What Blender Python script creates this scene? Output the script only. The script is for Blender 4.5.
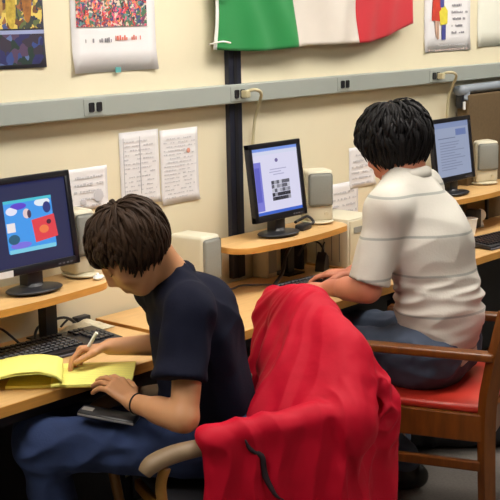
import bpy, bmesh, math, random
import numpy as np
from mathutils import Vector, Matrix, noise
from math import sin, cos, pi, radians

random.seed(7)
for o in list(bpy.data.objects):
    bpy.data.objects.remove(o)
S = bpy.context.scene
COL = S.collection

# ------------------------------------------------------------------ camera
CAM = Vector((0, -3.1, 1.75))
PHI, PIT, ROLL = radians(41.2), radians(11.0), .02
fw = Vector((cos(PHI) * cos(PIT), sin(PHI) * cos(PIT), -sin(PIT)))
rt = Vector((sin(PHI), -cos(PHI), 0))
up = rt.cross(fw)
rt2 = rt * cos(ROLL) - up * sin(ROLL)
up2 = rt * sin(ROLL) + up * cos(ROLL)
cd = bpy.data.cameras.new('camera')
cam = bpy.data.objects.new('camera', cd)
COL.objects.link(cam)
cd.sensor_width = 36
cd.lens = 1200 / 500 * 36
cd.clip_start = .05
cam.matrix_world = Matrix(((rt2.x, up2.x, -fw.x, CAM.x), (rt2.y, up2.y, -fw.y, CAM.y), (rt2.z, up2.z, -fw.z, CAM.z), (0, 0, 0, 1)))
S.camera = cam

# ------------------------------------------------------------------ light and exposure
w = bpy.data.worlds.new('world')
S.world = w
w.use_nodes = True
w.node_tree.nodes['Background'].inputs[0].default_value = (.9, .95, 1, 1)
w.node_tree.nodes['Background'].inputs[1].default_value = .25
S.view_settings.view_transform = 'Standard'
S.view_settings.look = 'None'
S.view_settings.exposure = 0.0
S.view_settings.gamma = 1
S.view_settings.use_curve_mapping = False
S.cycles.use_denoising = True
LAMP_POWER = 19.5         # emission strength of the ceiling panels
LAMP_TINT = (1.0, .95, .87, 1)
PANELS = [(.9, -1.0), (3.1, -1.0), (5.3, -1.0), (3.1, -3.6)]


# ------------------------------------------------------------------ materials
def mat(name, col, rough=.5, metal=0, bump=0, bscale=40, var=0, vscale=8, emit=None, estr=1, spec=.5, sheen=0, stretch=None, col2=None, sss=0, coat=0):
    m = bpy.data.materials.new(name)
    m.use_nodes = True
    nt = m.node_tree
    b = nt.nodes['Principled BSDF']
    c = tuple(col) + (1,) if len(col) == 3 else col
    b.inputs['Base Color'].default_value = c
    b.inputs['Roughness'].default_value = rough
    b.inputs['Metallic'].default_value = metal
    b.inputs['Specular IOR Level'].default_value = spec
    if sheen:
        b.inputs['Sheen Weight'].default_value = sheen
    if coat:
        b.inputs['Coat Weight'].default_value = coat
    if sss:
        b.inputs['Subsurface Weight'].default_value = sss
        b.inputs['Subsurface Radius'].default_value = (1, .35, .2)
        b.inputs['Subsurface Scale'].default_value = .006
    if emit:
        b.inputs['Emission Color'].default_value = tuple(emit) + (1,)
        b.inputs['Emission Strength'].default_value = estr
    tc = nt.nodes.new('ShaderNodeTexCoord')
    mp = nt.nodes.new('ShaderNodeMapping')
    nt.links.new(tc.outputs['Object'], mp.inputs[0])
    if stretch:
        mp.inputs['Scale'].default_value = stretch
    if var or col2:
        n = nt.nodes.new('ShaderNodeTexNoise')
        n.inputs['Scale'].default_value = vscale
        n.inputs['Detail'].default_value = 5
        nt.links.new(mp.outputs[0], n.inputs[0])
        r = nt.nodes.new('ShaderNodeValToRGB')
        r.color_ramp.elements[0].position = .3
        r.color_ramp.elements[1].position = .7
        d = col2 if col2 else tuple(max(0, x * (1 - var)) for x in c[:3])
        r.color_ramp.elements[0].color = tuple(d[:3]) + (1,)
        r.color_ramp.elements[1].color = c
        nt.links.new(n.outputs[0], r.inputs[0])
        nt.links.new(r.outputs[0], b.inputs['Base Color'])
    if bump:
        n2 = nt.nodes.new('ShaderNodeTexNoise')
        n2.inputs['Scale'].default_value = bscale
        n2.inputs['Detail'].default_value = 6
        nt.links.new(mp.outputs[0], n2.inputs[0])
        bp = nt.nodes.new('ShaderNodeBump')
        bp.inputs['Strength'].default_value = bump
        bp.inputs['Distance'].default_value = .002
        nt.links.new(n2.outputs[0], bp.inputs['Height'])
        nt.links.new(bp.outputs[0], b.inputs['Normal'])
    return m


def srgb(r, g, b):
    f = lambda v: ((v / 255 + .055) / 1.055) ** 2.4 if v > 10 else v / 255 / 12.92
    return (f(r), f(g), f(b))


M = {}
M['wall'] = mat('wall_paint', srgb(224, 214, 185), .75, bump=.12, bscale=60, var=.04, vscale=3)
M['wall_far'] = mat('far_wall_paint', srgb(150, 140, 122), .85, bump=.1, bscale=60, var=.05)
M['floor'] = mat('floor_carpet', srgb(118, 112, 106), .95, bump=.5, bscale=400, var=.25, vscale=90)
M['ceil'] = mat('ceiling_tile', (.8, .79, .75), .9, bump=.3, bscale=120, var=.05)
M['raceway'] = mat('raceway_grey', srgb(158, 164, 158), .4, var=.04, vscale=6)
M['black'] = mat('black_plastic', (.012, .012, .016), .42, bump=.03, bscale=300)
M['gloss'] = mat('black_smooth', (.01, .01, .014), .3)
M['navy_post'] = mat('dark_channel', (.012, .014, .028), .45, var=.2)
M['oak'] = mat('light_oak', srgb(218, 176, 118), .42, var=.13, vscale=5, stretch=(1.5, 14, 14), bump=.03, bscale=20)
M['oak_edge'] = mat('oak_edge', srgb(214, 154, 74), .45, var=.18, vscale=6, stretch=(2, 2, 20))
M['blackmetal'] = mat('black_metal', (.008, .008, .011), .5, var=.2)
M['beige'] = mat('beige_plastic', srgb(205, 196, 168), .5, var=.05)
M['beige_lt'] = mat('beige_light', srgb(210, 204, 182), .5, var=.03)
M['grille'] = mat('grey_grille', srgb(140, 141, 134), .7, bump=.4, bscale=500, var=.1, vscale=300)
M['white'] = mat('white_plastic', (.78, .78, .76), .45, var=.03)
M['paper'] = mat('white_paper', srgb(226, 224, 226), .8, var=.03, vscale=12)
M['ink'] = mat('grey_ink', srgb(198, 197, 203), .9, var=.1)
M['inkd'] = mat('dark_ink', srgb(92, 90, 98), .9, var=.1)
M['inkm'] = mat('mid_ink', srgb(146, 144, 152), .9, var=.1)
M['inkr'] = mat('red_ink', srgb(222, 118, 100), .9, var=.1)
M['tape'] = mat('teal_tape', srgb(90, 160, 160), .6, var=.1)
M['cable'] = mat('beige_cable', srgb(196, 186, 150), .5, var=.05)
M['legal'] = mat('yellow_paper', srgb(243, 236, 128), .75, var=.05, vscale=10)
M['legal2'] = mat('yellow_paper_edge', srgb(205, 170, 60), .75, var=.1, vscale=30)
M['legalline'] = mat('pad_rule', srgb(196, 202, 140), .8, var=.05)
M['chairwood'] = mat('chair_wood', srgb(118, 66, 18), .36, var=.45, vscale=6, stretch=(7, 7, 1.4), bump=.04, bscale=30)
M['khaki'] = mat('taupe_arm', srgb(132, 110, 84), .5, var=.2, vscale=14)
M['archwood'] = mat('golden_wood', srgb(158, 112, 48), .4, var=.3, vscale=10)
M['redvinyl'] = mat('red_vinyl', srgb(190, 52, 38), .32, var=.12, vscale=9, bump=.05, bscale=60)
M['jacket'] = mat('red_nylon', srgb(178, 8, 38), .62, bump=.6, bscale=40, var=.05, vscale=5, spec=.15)
M['lining'] = mat('dark_lining', (.02, .006, .014), .7, var=.2)
M['skin_b'] = mat('skin_student', srgb(204, 148, 106), .5, var=.08, vscale=12, sss=.1)
M['skin_m'] = mat('skin_man', srgb(206, 132, 104), .5, var=.1, vscale=14, sss=.1)
M['hair_b'] = mat('brown_hair', srgb(54, 36, 23), .65, var=.45, vscale=30, spec=.2)
M['hair_m'] = mat('black_hair', srgb(15, 12, 14), .65, var=.4, vscale=30, spec=.2)
M['navy'] = mat('navy_cotton', srgb(13, 16, 36), .9, bump=.3, bscale=120, var=.15, spec=.2)
M['jeans'] = mat('blue_denim', srgb(42, 60, 104), .9, bump=.3, bscale=200, var=.3, vscale=14)
M['jeans_m'] = mat('grey_denim', srgb(70, 82, 104), .85, bump=.3, bscale=200, var=.3, vscale=14)
M['shoe'] = mat('black_leather', (.01, .01, .012), .45, var=.2)
M['seatdark'] = mat('dark_seat_fabric', (.012, .012, .018), .9, var=.2)
M['bagm'] = mat('filler_black', (.010, .010, .014), .7, var=.2, bump=.3, bscale=200)
M['partition'] = mat('brown_fabric', srgb(104, 84, 56), .95, bump=.4, bscale=500, var=.15, vscale=60)
M['rail'] = mat('blue_grey_rail', srgb(140, 148, 158), .4, var=.05)
M['eye'] = mat('eye', (.05, .03, .02), .2)
M['eyew'] = mat('eye_white', (.75, .72, .68), .3)
M['silver'] = mat('silver', (.5, .5, .52), .3, metal=.7)
M['penw'] = mat('pen_barrel', (.75, .76, .8), .3)


def emis(name, col, s=1.0):
    return mat(name, (.02, .02, .02), .3, emit=col, estr=s)


def shirt_stripes():
    m = mat('cream_striped_cotton', srgb(200, 196, 187), .9, bump=.3, bscale=130, var=.05, vscale=6)
    nt = m.node_tree
    b = nt.nodes['Principled BSDF']
    src = b.inputs['Base Color'].links[0].from_socket
    tc = nt.nodes.new('ShaderNodeTexCoord')
    sp = nt.nodes.new('ShaderNodeSeparateXYZ')
    nt.links.new(tc.outputs['Object'], sp.inputs[0])
    # two thin grey-green bands every 13.5 cm up the shirt
    a = nt.nodes.new('ShaderNodeMath'); a.operation = 'MULTIPLY_ADD'
    nt.links.new(sp.outputs['Z'], a.inputs[0]); a.inputs[1].default_value = 1 / .137; a.inputs[2].default_value = .455
    f = nt.nodes.new('ShaderNodeMath'); f.operation = 'FRACT'
    nt.links.new(a.outputs[0], f.inputs[0])
    c = nt.nodes.new('ShaderNodeMath'); c.operation = 'COMPARE'
    nt.links.new(f.outputs[0], c.inputs[0]); c.inputs[1].default_value = .5; c.inputs[2].default_value = .030
    mx = nt.nodes.new('ShaderNodeMix'); mx.data_type = 'RGBA'
    nt.links.new(c.outputs[0], mx.inputs[0])
    nt.links.new(src, mx.inputs[6])
    mx.inputs[7].default_value = srgb(156, 158, 152) + (1,)
    nt.links.new(mx.outputs[2], b.inputs['Base Color'])
    return m


M['striped'] = shirt_stripes()


def art(name, cols, scale, kind='voronoi', rough=.6, dist=1.0):
    """patchy printed picture: palette picked by distorted cells"""
    m = bpy.data.materials.new(name)
    m.use_nodes = True
    nt = m.node_tree
    b = nt.nodes['Principled BSDF']
    b.inputs['Roughness'].default_value = rough
    tc = nt.nodes.new('ShaderNodeTexCoord')
    n = nt.nodes.new('ShaderNodeTexNoise'); n.inputs['Scale'].default_value = scale * .6
    nt.links.new(tc.outputs['Object'], n.inputs[0])
    mx = nt.nodes.new('ShaderNodeVectorMath'); mx.operation = 'MULTIPLY_ADD'
    nt.links.new(n.outputs['Color'], mx.inputs[0]); mx.inputs[1].default_value = (dist * .06,) * 3
    nt.links.new(tc.outputs['Object'], mx.inputs[2])
    v = nt.nodes.new('ShaderNodeTexVoronoi'); v.inputs['Scale'].default_value = scale
    nt.links.new(mx.outputs[0], v.inputs['Vector'])
    sp = nt.nodes.new('ShaderNodeSeparateColor')
    nt.links.new(v.outputs['Color'], sp.inputs[0])
    r = nt.nodes.new('ShaderNodeValToRGB')
    r.color_ramp.interpolation = 'CONSTANT'
    while len(r.color_ramp.elements) < len(cols):
        r.color_ramp.elements.new(.5)
    for i, c in enumerate(cols):
        r.color_ramp.elements[i].position = i / len(cols)
        r.color_ramp.elements[i].color = srgb(*c) + (1,)
    nt.links.new(sp.outputs[0], r.inputs[0])
    nt.links.new(r.outputs[0], b.inputs['Base Color'])
    return m


# ------------------------------------------------------------------ object helpers
def link(name, me, m, parent=None, loc=None, smooth=False):
    o = bpy.data.objects.new(name, me)
    COL.objects.link(o)
    for mm in (m if isinstance(m, (list, tuple)) else [m]):
        me.materials.append(mm)
    if parent:
        o.parent = parent
    if loc is not None:
        o.location = loc
    if smooth:
        for p in me.polygons:
            p.use_smooth = True
    return o


def tag(o, label=None, cat=None, group=None, kind=None):
    if label: o['label'] = label
    if cat: o['category'] = cat
    if group: o['group'] = group
    if kind: o['kind'] = kind
    return o


def thing(name, label, cat, loc=(0, 0, 0), rz=0, group=None):
    o = bpy.data.objects.new(name, None)
    COL.objects.link(o)
    o.empty_display_size = .05
    o.location = loc
    o.rotation_euler = (0, 0, rz)
    return tag(o, label, cat, group)


def copy_tree(o, parent=None):
    c = o.copy()
    COL.objects.link(c)
    c.parent = parent
    for ch in [x for x in bpy.data.objects if x.parent == o]:
        copy_tree(ch, c)
    return c


class MB:
    def __init__(s):
        s.bm = bmesh.new()

    def _new(s, geo, mi, mtx):
        vs = [v for v in geo if isinstance(v, bmesh.types.BMVert)]
        if mtx is not None:
            bmesh.ops.transform(s.bm, matrix=mtx, verts=vs)
        fs = set()
        for v in vs:
            for f in v.link_faces:
                fs.add(f)
        for f in fs:
            f.material_index = mi
        return vs

    def box(s, lo, hi, bev=0, mi=0, seg=2, mtx=None):
        r = bmesh.ops.create_cube(s.bm, size=1)
        vs = r['verts']
        for v in vs:
            v.co = Vector([lo[i] + (v.co[i] + .5) * (hi[i] - lo[i]) for i in range(3)])
        if bev:
            es = list({e for v in vs for e in v.link_edges})
            rr = bmesh.ops.bevel(s.bm, geom=es, offset=bev, segments=seg, profile=.5, affect='EDGES')
            vs = list({v for f in rr['faces'] for v in f.verts} | {v for v in vs if v.is_valid})
        s._new(vs, mi, mtx)
        return s

    def cyl(s, a, b, r0, r1=None, n=20, mi=0):
        a, b = Vector(a), Vector(b)
        r1 = r0 if r1 is None else r1
        r = bmesh.ops.create_cone(s.bm, cap_ends=True, segments=n, radius1=r0, radius2=r1, depth=(b - a).length)
        q = (b - a).to_track_quat('Z', 'Y').to_matrix().to_4x4()
        q.translation = (a + b) / 2
        s._new(r['verts'], mi, q)
        return s

    def tube(s, pts, r, n=8, mi=0, sub=6, flat=1.0, upv=None, closed=False):
        """smooth tube through points; r a number or list"""
        P = [Vector(p) for p in pts]
        R = r if isinstance(r, (list, tuple)) else [r] * len(P)
        out, rad = [], []
        if sub > 1 and len(P) > 2:
            for i in range(len(P) - 1):
                p0 = P[max(i - 1, 0)]; p1 = P[i]; p2 = P[i + 1]; p3 = P[min(i + 2, len(P) - 1)]
                for k in range(sub):
                    t = k / sub
                    out.append(.5 * ((2 * p1) + (p2 - p0) * t + (2 * p0 - 5 * p1 + 4 * p2 - p3) * t * t + (3 * p1 - p0 - 3 * p2 + p3) * t ** 3))
                    rad.append(R[i] + (R[i + 1] - R[i]) * t)
            out.append(P[-1]); rad.append(R[-1])
        else:
            out, rad = P, R
        rings = []
        u = Vector(upv) if upv else None
        for i, p in enumerate(out):
            t = (out[min(i + 1, len(out) - 1)] - out[max(i - 1, 0)]).normalized()
            if upv:
                u = Vector(upv)
            elif u is None:
                u = Vector((0, 0, 1)) if abs(t.z) < .9 else Vector((1, 0, 0))
            a = t.cross(u).normalized()
            u2 = a.cross(t).normalized()
            if not upv:
                u = u2
            rings.append([s.bm.verts.new(p + a * cos(2 * pi * k / n) * rad[i] + u2 * sin(2 * pi * k / n) * rad[i] * flat) for k in range(n)])
        for i in range(len(rings) - 1):
            for k in range(n):
                f = s.bm.faces.new((rings[i][k], rings[i][(k + 1) % n], rings[i + 1][(k + 1) % n], rings[i + 1][k]))
                f.material_index = mi
        f = s.bm.faces.new(rings[0][::-1]); f.material_index = mi
        f = s.bm.faces.new(rings[-1]); f.material_index = mi
        return s

    def prism(s, poly, z0, z1, bev=0, mi=0, mtx=None):
        bot = [s.bm.verts.new((x, y, z0)) for x, y in poly]
        top = [s.bm.verts.new((x, y, z1)) for x, y in poly]
        n = len(poly)
        fs = [s.bm.faces.new(bot[::-1]), s.bm.faces.new(top)]
        for i in range(n):
            fs.append(s.bm.faces.new((bot[i], bot[(i + 1) % n], top[(i + 1) % n], top[i])))
        vs = bot + top
        if bev:
            es = [e for f in fs[:2] for e in f.edges]
            rr = bmesh.ops.bevel(s.bm, geom=es, offset=bev, segments=2, profile=.5, affect='EDGES')
            vs = list({v for v in s.bm.verts if v.is_valid and v in set(rr['verts'])} | {v for v in vs if v.is_valid})
        s._new(vs, mi, mtx)
        return s

    def grid(s, fn, nu, nv, mi=0, thick=0):
        V = [[s.bm.verts.new(fn(i / nu, j / nv)) for j in range(nv + 1)] for i in range(nu + 1)]
        for i in range(nu):
            for j in range(nv):
                f = s.bm.faces.new((V[i][j], V[i + 1][j], V[i + 1][j + 1], V[i][j + 1]))
                f.material_index = mi
        return s

    def ell(s, c, r, mi=0, mtx=None, seg=24):
        q = bmesh.ops.create_uvsphere(s.bm, u_segments=seg, v_segments=seg // 2, radius=1)
        m = Matrix.Translation(c) @ Matrix.Diagonal((r[0], r[1], r[2], 1))
        s._new(q['verts'], mi, (mtx @ m) if mtx is not None else m)
        return s

    def done(s, name, m, parent=None, smooth=False, loc=None, solid=0, auto=None):
        me = bpy.data.meshes.new(name)
        bmesh.ops.recalc_face_normals(s.bm, faces=s.bm.faces)
        s.bm.to_mesh(me)
        s.bm.free()
        o = link(name, me, m, parent, loc, smooth)
        if solid:
            md = o.modifiers.new('solid', 'SOLIDIFY'); md.thickness = solid; md.offset = 0
        if auto:
            for p in me.polygons:
                p.use_smooth = True
            me.set_sharp_from_angle(angle=radians(auto))
        return o


def struct(o):
    o['kind'] = 'structure'
    return o


# ------------------------------------------------------------------ room shell
RX0, RX1, RY0, RZ = -2.0, 8.0, -5.6, 2.75
struct(MB().box((RX0, 0, 0), (RX1, .12, RZ)).done('wall_back', M['wall']))
struct(MB().box((RX0 - .12, RY0, 0), (RX0, .12, RZ)).done('wall_left', M['wall_far']))
struct(MB().box((RX1, RY0, 0), (RX1 + .12, .12, RZ)).done('wall_right', M['wall_far']))
struct(MB().box((RX0 - .12, RY0 - .12, 0), (RX1 + .12, RY0, RZ)).done('wall_front', M['wall_far']))
struct(MB().box((RX0 - .12, RY0 - .12, -.1), (RX1 + .12, .12, 0)).done('floor', M['floor']))
struct(MB().box((RX0 - .12, RY0 - .12, RZ), (RX1 + .12, .12, RZ + .1)).done('ceiling', M['ceil']))
struct(MB().box((RX0, -.014, 0), (RX1, 0, .1), .004).done('baseboard_back', M['blackmetal']))

lampm = mat('lamp_diffuser', (.8, .8, .8), .5, emit=LAMP_TINT[:3], estr=LAMP_POWER)
proto = None
for i, (x, y) in enumerate(PANELS):
    if proto is None:
        t = thing('ceiling_light', None, 'ceiling light')
        MB().box((-.62, -.32, -.02), (.62, -.30, 0)).box((-.62, .30, -.02), (.62, .32, 0)).box((-.62, -.3, -.02), (-.60, .3, 0)).box((.60, -.3, -.02), (.62, .3, 0)).done('frame', M['white'], t)
        MB().box((-.6, -.3, -.012), (.6, .3, -.002)).done('diffuser', lampm, t)
        proto = t
    else:
        t = copy_tree(proto)
    t.location = (x, y, RZ)
    tag(t, 'recessed fluorescent ceiling panel above the computer room, outside the photo', 'ceiling light', 'fluorescent ceiling panels')

# vertical black channel on the wall
t = thing('cable_channel', 'tall black vertical cable channel fixed to the wall behind the middle monitor', 'cable channel', (3.449, 0, 0))
MB().box((-.036, -.024, .742), (.036, 0, RZ), .003).done('channel', M['navy_post'], t)
MB().box((-.010, -.0265, .742), (.010, -.024, RZ), .001).done('cover_strip', M['blackmetal'], t)

# horizontal raceway with sockets
t = thing('power_raceway', 'long grey horizontal power raceway running along the wall above the monitors', 'raceway', (0, 0, 1.463))
MB().box((RX0, -.052, -.035), (RX1, 0, .035), .004).done('raceway_body', M['raceway'], t)
for k, x in enumerate((2.705, 3.436, 4.106, 4.815)):
    a = MB().box((x - .048, -.0545, -.028), (x + .048, -.052, .028), .001).done('socket_plate', M['raceway'], t)
    for dx in (-.017, .017):
        MB().box((x + dx - .011, -.0565, -.016), (x + dx + .011, -.0545, .016), .005).done('socket', M['black'], a)


def cord(name, pts, r, m, label, cat='cable', plug=None):
    t = thing(name, label, cat, pts[0])
    b = Vector(pts[0])
    MB().tube([Vector(p) - b for p in pts], r, 8).done('cord', m, t, smooth=True)
    if plug:
        MB().box((-.012, -.03, -.014), (.012, 0, .014), .004).done('plug', m, t)
    return t


cord('wall_lead', [(3.452, -.058, 1.462), (3.47, -.095, 1.478), (3.51, -.10, 1.462), (3.54, -.06, 1.41), (3.548, -.03, 1.34), (3.545, -.025, 1.2), (3.53, -.1, 1.1)], .0065, M['cable'],
     'beige power cord arching from the raceway socket down behind the middle monitor', plug=1)
cord('wall_lead', [(4.832, -.058, 1.462), (4.86, -.095, 1.478), (4.92, -.10, 1.462), (4.955, -.06, 1.41), (4.965, -.03, 1.34), (4.96, -.025, 1.2), (4.85, -.08, 1.1)], .0065, M['cable'],
     'beige power cord arching from the raceway socket down behind the far right monitor', plug=1)


# ------------------------------------------------------------------ posters, papers, flag
def sheet(name, x0, x1, z0, z1, label, cat, m, y=-.003, curl=.006, nx=10, nz=10, skew=0, group=None):
    t = thing(name, label, cat, ((x0 + x1) / 2, 0, z0), 0, group)
    w2 = (x1 - x0) / 2
    hh = z1 - z0
    MB().grid(lambda u, v: Vector((-w2 + 2 * w2 * u, y - curl * (abs(2 * u - 1) ** 6) * max(0, 1 - v * 6) ** 2, hh * v + skew * (u - .5)))
              , nx, nz).done('sheet', m, t, smooth=True, solid=.0012)
    return t


def patch(t, name, x0, x1, z0, z1, m, y=-.006, th=.0008, label=None):
    o = MB().box((x0, y - th, z0), (x1, y, z1)).done(name, m, t)
    if label: o['label'] = label
    return o


def scribble(mb, x0, x1, z, h, y=-.0065, dens=1.0):
    """broken row of small print-like strokes"""
    x = x0
    while x < x1:
        ww = random.uniform(.004, .016) * dens
        if random.random() > .22:
            mb.box((x, y - .0005, z), (min(x + ww, x1), y, z + h * random.uniform(.55, 1)))
        x += ww + random.uniform(.002, .005)
    return mb


# far left poster
t = sheet('art_poster', 1.98, 2.545, 1.602, 2.38, 'dark colourful art poster at the far left of the wall, blue lower band', 'poster', mat('poster_border', srgb(60, 60, 80), .5, var=.1))
patch(t, 'picture', -.275, .275, .125, .74, art('poster_upper', [(58, 66, 60), (92, 104, 62), (170, 150, 70), (110, 70, 44), (214, 190, 96), (70, 84, 140), (150, 96, 60), (46, 50, 70)], 48))
patch(t, 'sky_area', -.275, .05, .125, .74, art('poster_blue', [(60, 84, 150), (84, 110, 170), (44, 60, 110), (120, 130, 150), (86, 100, 70)], 36), y=-.0072)
patch(t, 'lower_band', -.275, .275, .012, .108, art('poster_lower', [(38, 40, 92), (50, 70, 130), (52, 44, 60), (28, 50, 44), (80, 60, 90), (90, 110, 160)], 30))
patch(t, 'divider', -.28, .28, .108, .120, mat('poster_line', srgb(150, 160, 200), .6, var=.05))
for fx, fz, hh, cc_ in ((.15, .13, .13, (206, 178, 70)), (.215, .15, .16, (170, 110, 52)), (.10, .16, .09, (190, 150, 80))):
    MB().ell((fx, -.0075, fz + hh * .45), (.020, .001, hh * .5), seg=16).ell((fx, -.0078, fz + hh), (.013, .001, .017), seg=12).done('painted_figure', mat('poster_paint', srgb(*cc_), .6, var=.5, vscale=60), t)

# white poster with a busy picture
t = sheet('museum_poster', 2.660, 3.050, 1.574, 2.28, 'white poster with a busy multicoloured picture above one dark and red caption', 'poster', M['paper'], curl=.012)
patch(t, 'picture', -.174, .152, .152, .68, art('poster_busy', [(196, 60, 60), (70, 110, 80), (60, 70, 120), (222, 140, 90), (120, 60, 90), (210, 196, 180), (90, 140, 140), (214, 90, 120), (50, 50, 60)], 85))
mb = MB(); scribble(mb, -.145, -.005, .100, .017, dens=.6); mb.done('dark_caption', M['inkm'], t)
mb = MB(); scribble(mb, 0, .125, .105, .018, dens=.6); mb.done('red_caption', M['inkr'], t)
patch(t, 'tape', -.012, .014, -.004, .014, M['tape'], y=-.012)

# right poster with two figures and text
t = sheet('story_poster', 4.793, 5.20, 1.57, 2.3, 'white poster right of the flag with a red and yellow drawn figure and text', 'poster', M['paper'])
o_ = -.20
RXH = Matrix.Rotation(pi / 2, 4, 'X')
def flat_shape(poly, y=.006): return MB().prism(poly, y, y + .0016, mtx=RXH)
flat_shape([(-.145, .146), (-.06, .140), (-.072, .25), (-.10, .31), (-.135, .25)]).done('red_figure', mat('poster_red', srgb(206, 66, 50), .6, var=.25, vscale=40), t)
flat_shape([(-.070, .122), (-.010, .130), (-.008, .19), (-.04, .215), (-.082, .185)], .0062).done('yellow_figure', mat('poster_yellow2', srgb(226, 212, 70), .6, var=.15, vscale=40), t)
bl = mat('poster_indigo', srgb(70, 74, 150), .6, var=.2, vscale=40)
MB().box((-.058, -.0078, .055), (-.024, -.006, .124)).done('blue_trousers', bl, t)
MB().box((-.075, -.0078, .205), (-.040, -.006, .33)).done('blue_jacket', bl, t)
lg = mat('poster_skin', srgb(206, 170, 150), .6, var=.2)
for pl in ([(-.118, .144), (-.104, .144), (-.098, .095), (-.104, .062), (-.114, .095)], [(-.098, .144), (-.084, .144), (-.080, .06), (-.096, .058)]):
    flat_shape(pl).done('bare_leg', lg, t)
flat_shape([(.0, .37), (.06, .37), (.08, .42), (.03, .46), (-.02, .42)]).done('flower', M['inkr'], t)
for k in range(9):
    scribble(MB(), .03, .03 + random.uniform(.09, .155), .082 + k * .032, .012).done('text_line', M['inkm'], t)
mb = MB(); scribble(mb, -.09, .165, .026, .007); mb.done('small_print', M['ink'], t)
mb = MB(); scribble(mb, -.17, .18, .004, .010); mb.done('signature', mat('faint_ink', srgb(196, 176, 170), .9, var=.1), t)

# plain white board edge at far right
t = sheet('notice_sheet', 5.27, 5.75, 1.58, 2.3, 'blank pale sheet of card on the wall at the far right edge above raceway', 'notice', mat('pale_card', srgb(226, 226, 212), .8, var=.03))


def printed_paper(name, x0, x1, z0, z1, label, seed, rows=14, dark=False, head=False, skew=0):
    random.seed(seed)
    t = sheet(name, x0, x1, z0, z1, label, 'paper', M['paper'], skew=skew, curl=.008)
    w2 = (x1 - x0) / 2; h = z1 - z0
    mb = MB()
    for k in range(rows):
        zz = h * (.08 + .84 * k / rows)
        scribble(mb, -w2 * .84, w2 * random.uniform(.55, .86), zz, h / rows * .30, y=-.006, dens=.8)
    mb.done('printed_lines', M['ink'], t)
    return t


t = printed_paper('printed_sheet', 2.855, 3.046, 1.096, 1.36, 'white printed timetable sheet, left one of the two taped side by side', 3)
for xx in (-.08, 0): MB().box((xx, -.0075, .04), (xx + .0015, -.006, .245)).done('column_rule', M['ink'], t)
t = printed_paper('printed_sheet', 3.054, 3.252, 1.078, 1.352, 'white printed timetable sheet, right one of the pair, with an orange dot', 4, rows=16)
MB().cyl((.045, -.0072, .19), (.045, -.006, .19), .009, n=16).done('orange_dot', mat('orange_dot', srgb(216, 150, 130), .7, var=.1), t)
t = printed_paper('printed_sheet', 2.60, 2.792, 1.11, 1.256, 'small white sheet with faint drawings between left monitor and paired timetables', 5, rows=5)
MB().ell((.05, -.007, .045), (.022, .001, .022)).done('drawing', M['ink'], t)
MB().ell((-.02, -.007, .03), (.014, .001, .01)).done('drawing', M['ink'], t)
t = printed_paper('printed_sheet', 4.205, 4.40, 1.0, 1.18, 'white sheet on the wall just left of the seated man\'s face', 6, rows=6)
t = printed_paper('printed_sheet', 4.06, 4.27, .80, 1.035, 'white sheet low on the wall behind the beige computer tower', 8, rows=7)


# Italian flag pinned to the wall
def flag():
    t = thing('italian_flag', 'large green, white and red Italian flag pinned flat on the wall', 'flag', (3.318, 0, 1.632))
    W, H = 1.315, .80

    def P(u, v):
        # lower edge rises toward the fly; cloth hangs in slanting swags
        x = W * u + .012 * sin(9 * v + 4 * u)
        low = .012 * sin(pi * min(u * 2.7, 1)) * -1 + (.075 * max(0, (u - .72) / .28) ** 1.3)
        z = low + (H - low) * v
        y = -.052
        for (k, a, ph, sl, wd) in ((0, .016, .10, .16, .045), (1, .018, .22, .20, .05), (2, .014, .36, -.06, .05), (3, .017, .50, .14, .06), (4, .015, .64, -.20, .05), (5, .017, .78, -.16, .05), (6, .014, .90, -.14, .045)):
            d = u - (ph + sl * (1 - v) ** 1.6 - sl * .5)
            y -= a * math.exp(-(d / wd) ** 2)
        y += .008 * noise.noise(Vector((u * 9, v * 4, 1.3)))
        return Vector((x, y, z))
    NU, NV = 132, 60
    cols = [(0, 44, 'green_stripe', srgb(28, 132, 66)), (44, 88, 'white_stripe', srgb(222, 214, 204)), (88, 132, 'red_stripe', srgb(200, 38, 50))]
    for a, b, nm, c in cols:
        fm = mat('flag_' + nm, c, .75, bump=.1, bscale=300, var=.06, vscale=6, sheen=.1)
        MB().grid(lambda u, v: P((a + u * (b - a)) / NU, v), b - a, NV).done(nm, fm, t, smooth=True, solid=.0015)
    MB().grid(lambda u, v: P(-.012 + .012 * u, v), 2, NV).done('header_band', M['white'], t, smooth=True, solid=.002)
    for z in (.02, .19):
        MB().tube([(-.015, -.03, z), (.0, -.078, z + .01), (.045, -.080, z + .004)], .0035, 6).done('tie_cord', M['white'], t, smooth=True)


flag()

# brown partition at the right
t = thing('office_partition', 'brown fabric office partition with a blue-grey top rail at the far right', 'partition', (5.06, 0, 0))
MB().box((0, -.085, .05), (1.6, -.02, 1.36), .006).done('fabric_panel', M['partition'], t)
MB().tube([(.0, -.052, 1.335), (.02, -.052, 1.372), (.09, -.052, 1.386), (1.6, -.052, 1.386)], .029, 12, flat=.8).done('top_rail', M['rail'], t, smooth=True)
MB().box((-.035, -.07, 1.295), (-.004, -.03, 1.375), .012).done('end_clip', M['black'], t)
MB().box((-.030, -.078, 1.29), (-.012, -.07, 1.33), .003).done('clip_tag', M['white'], t)


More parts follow.
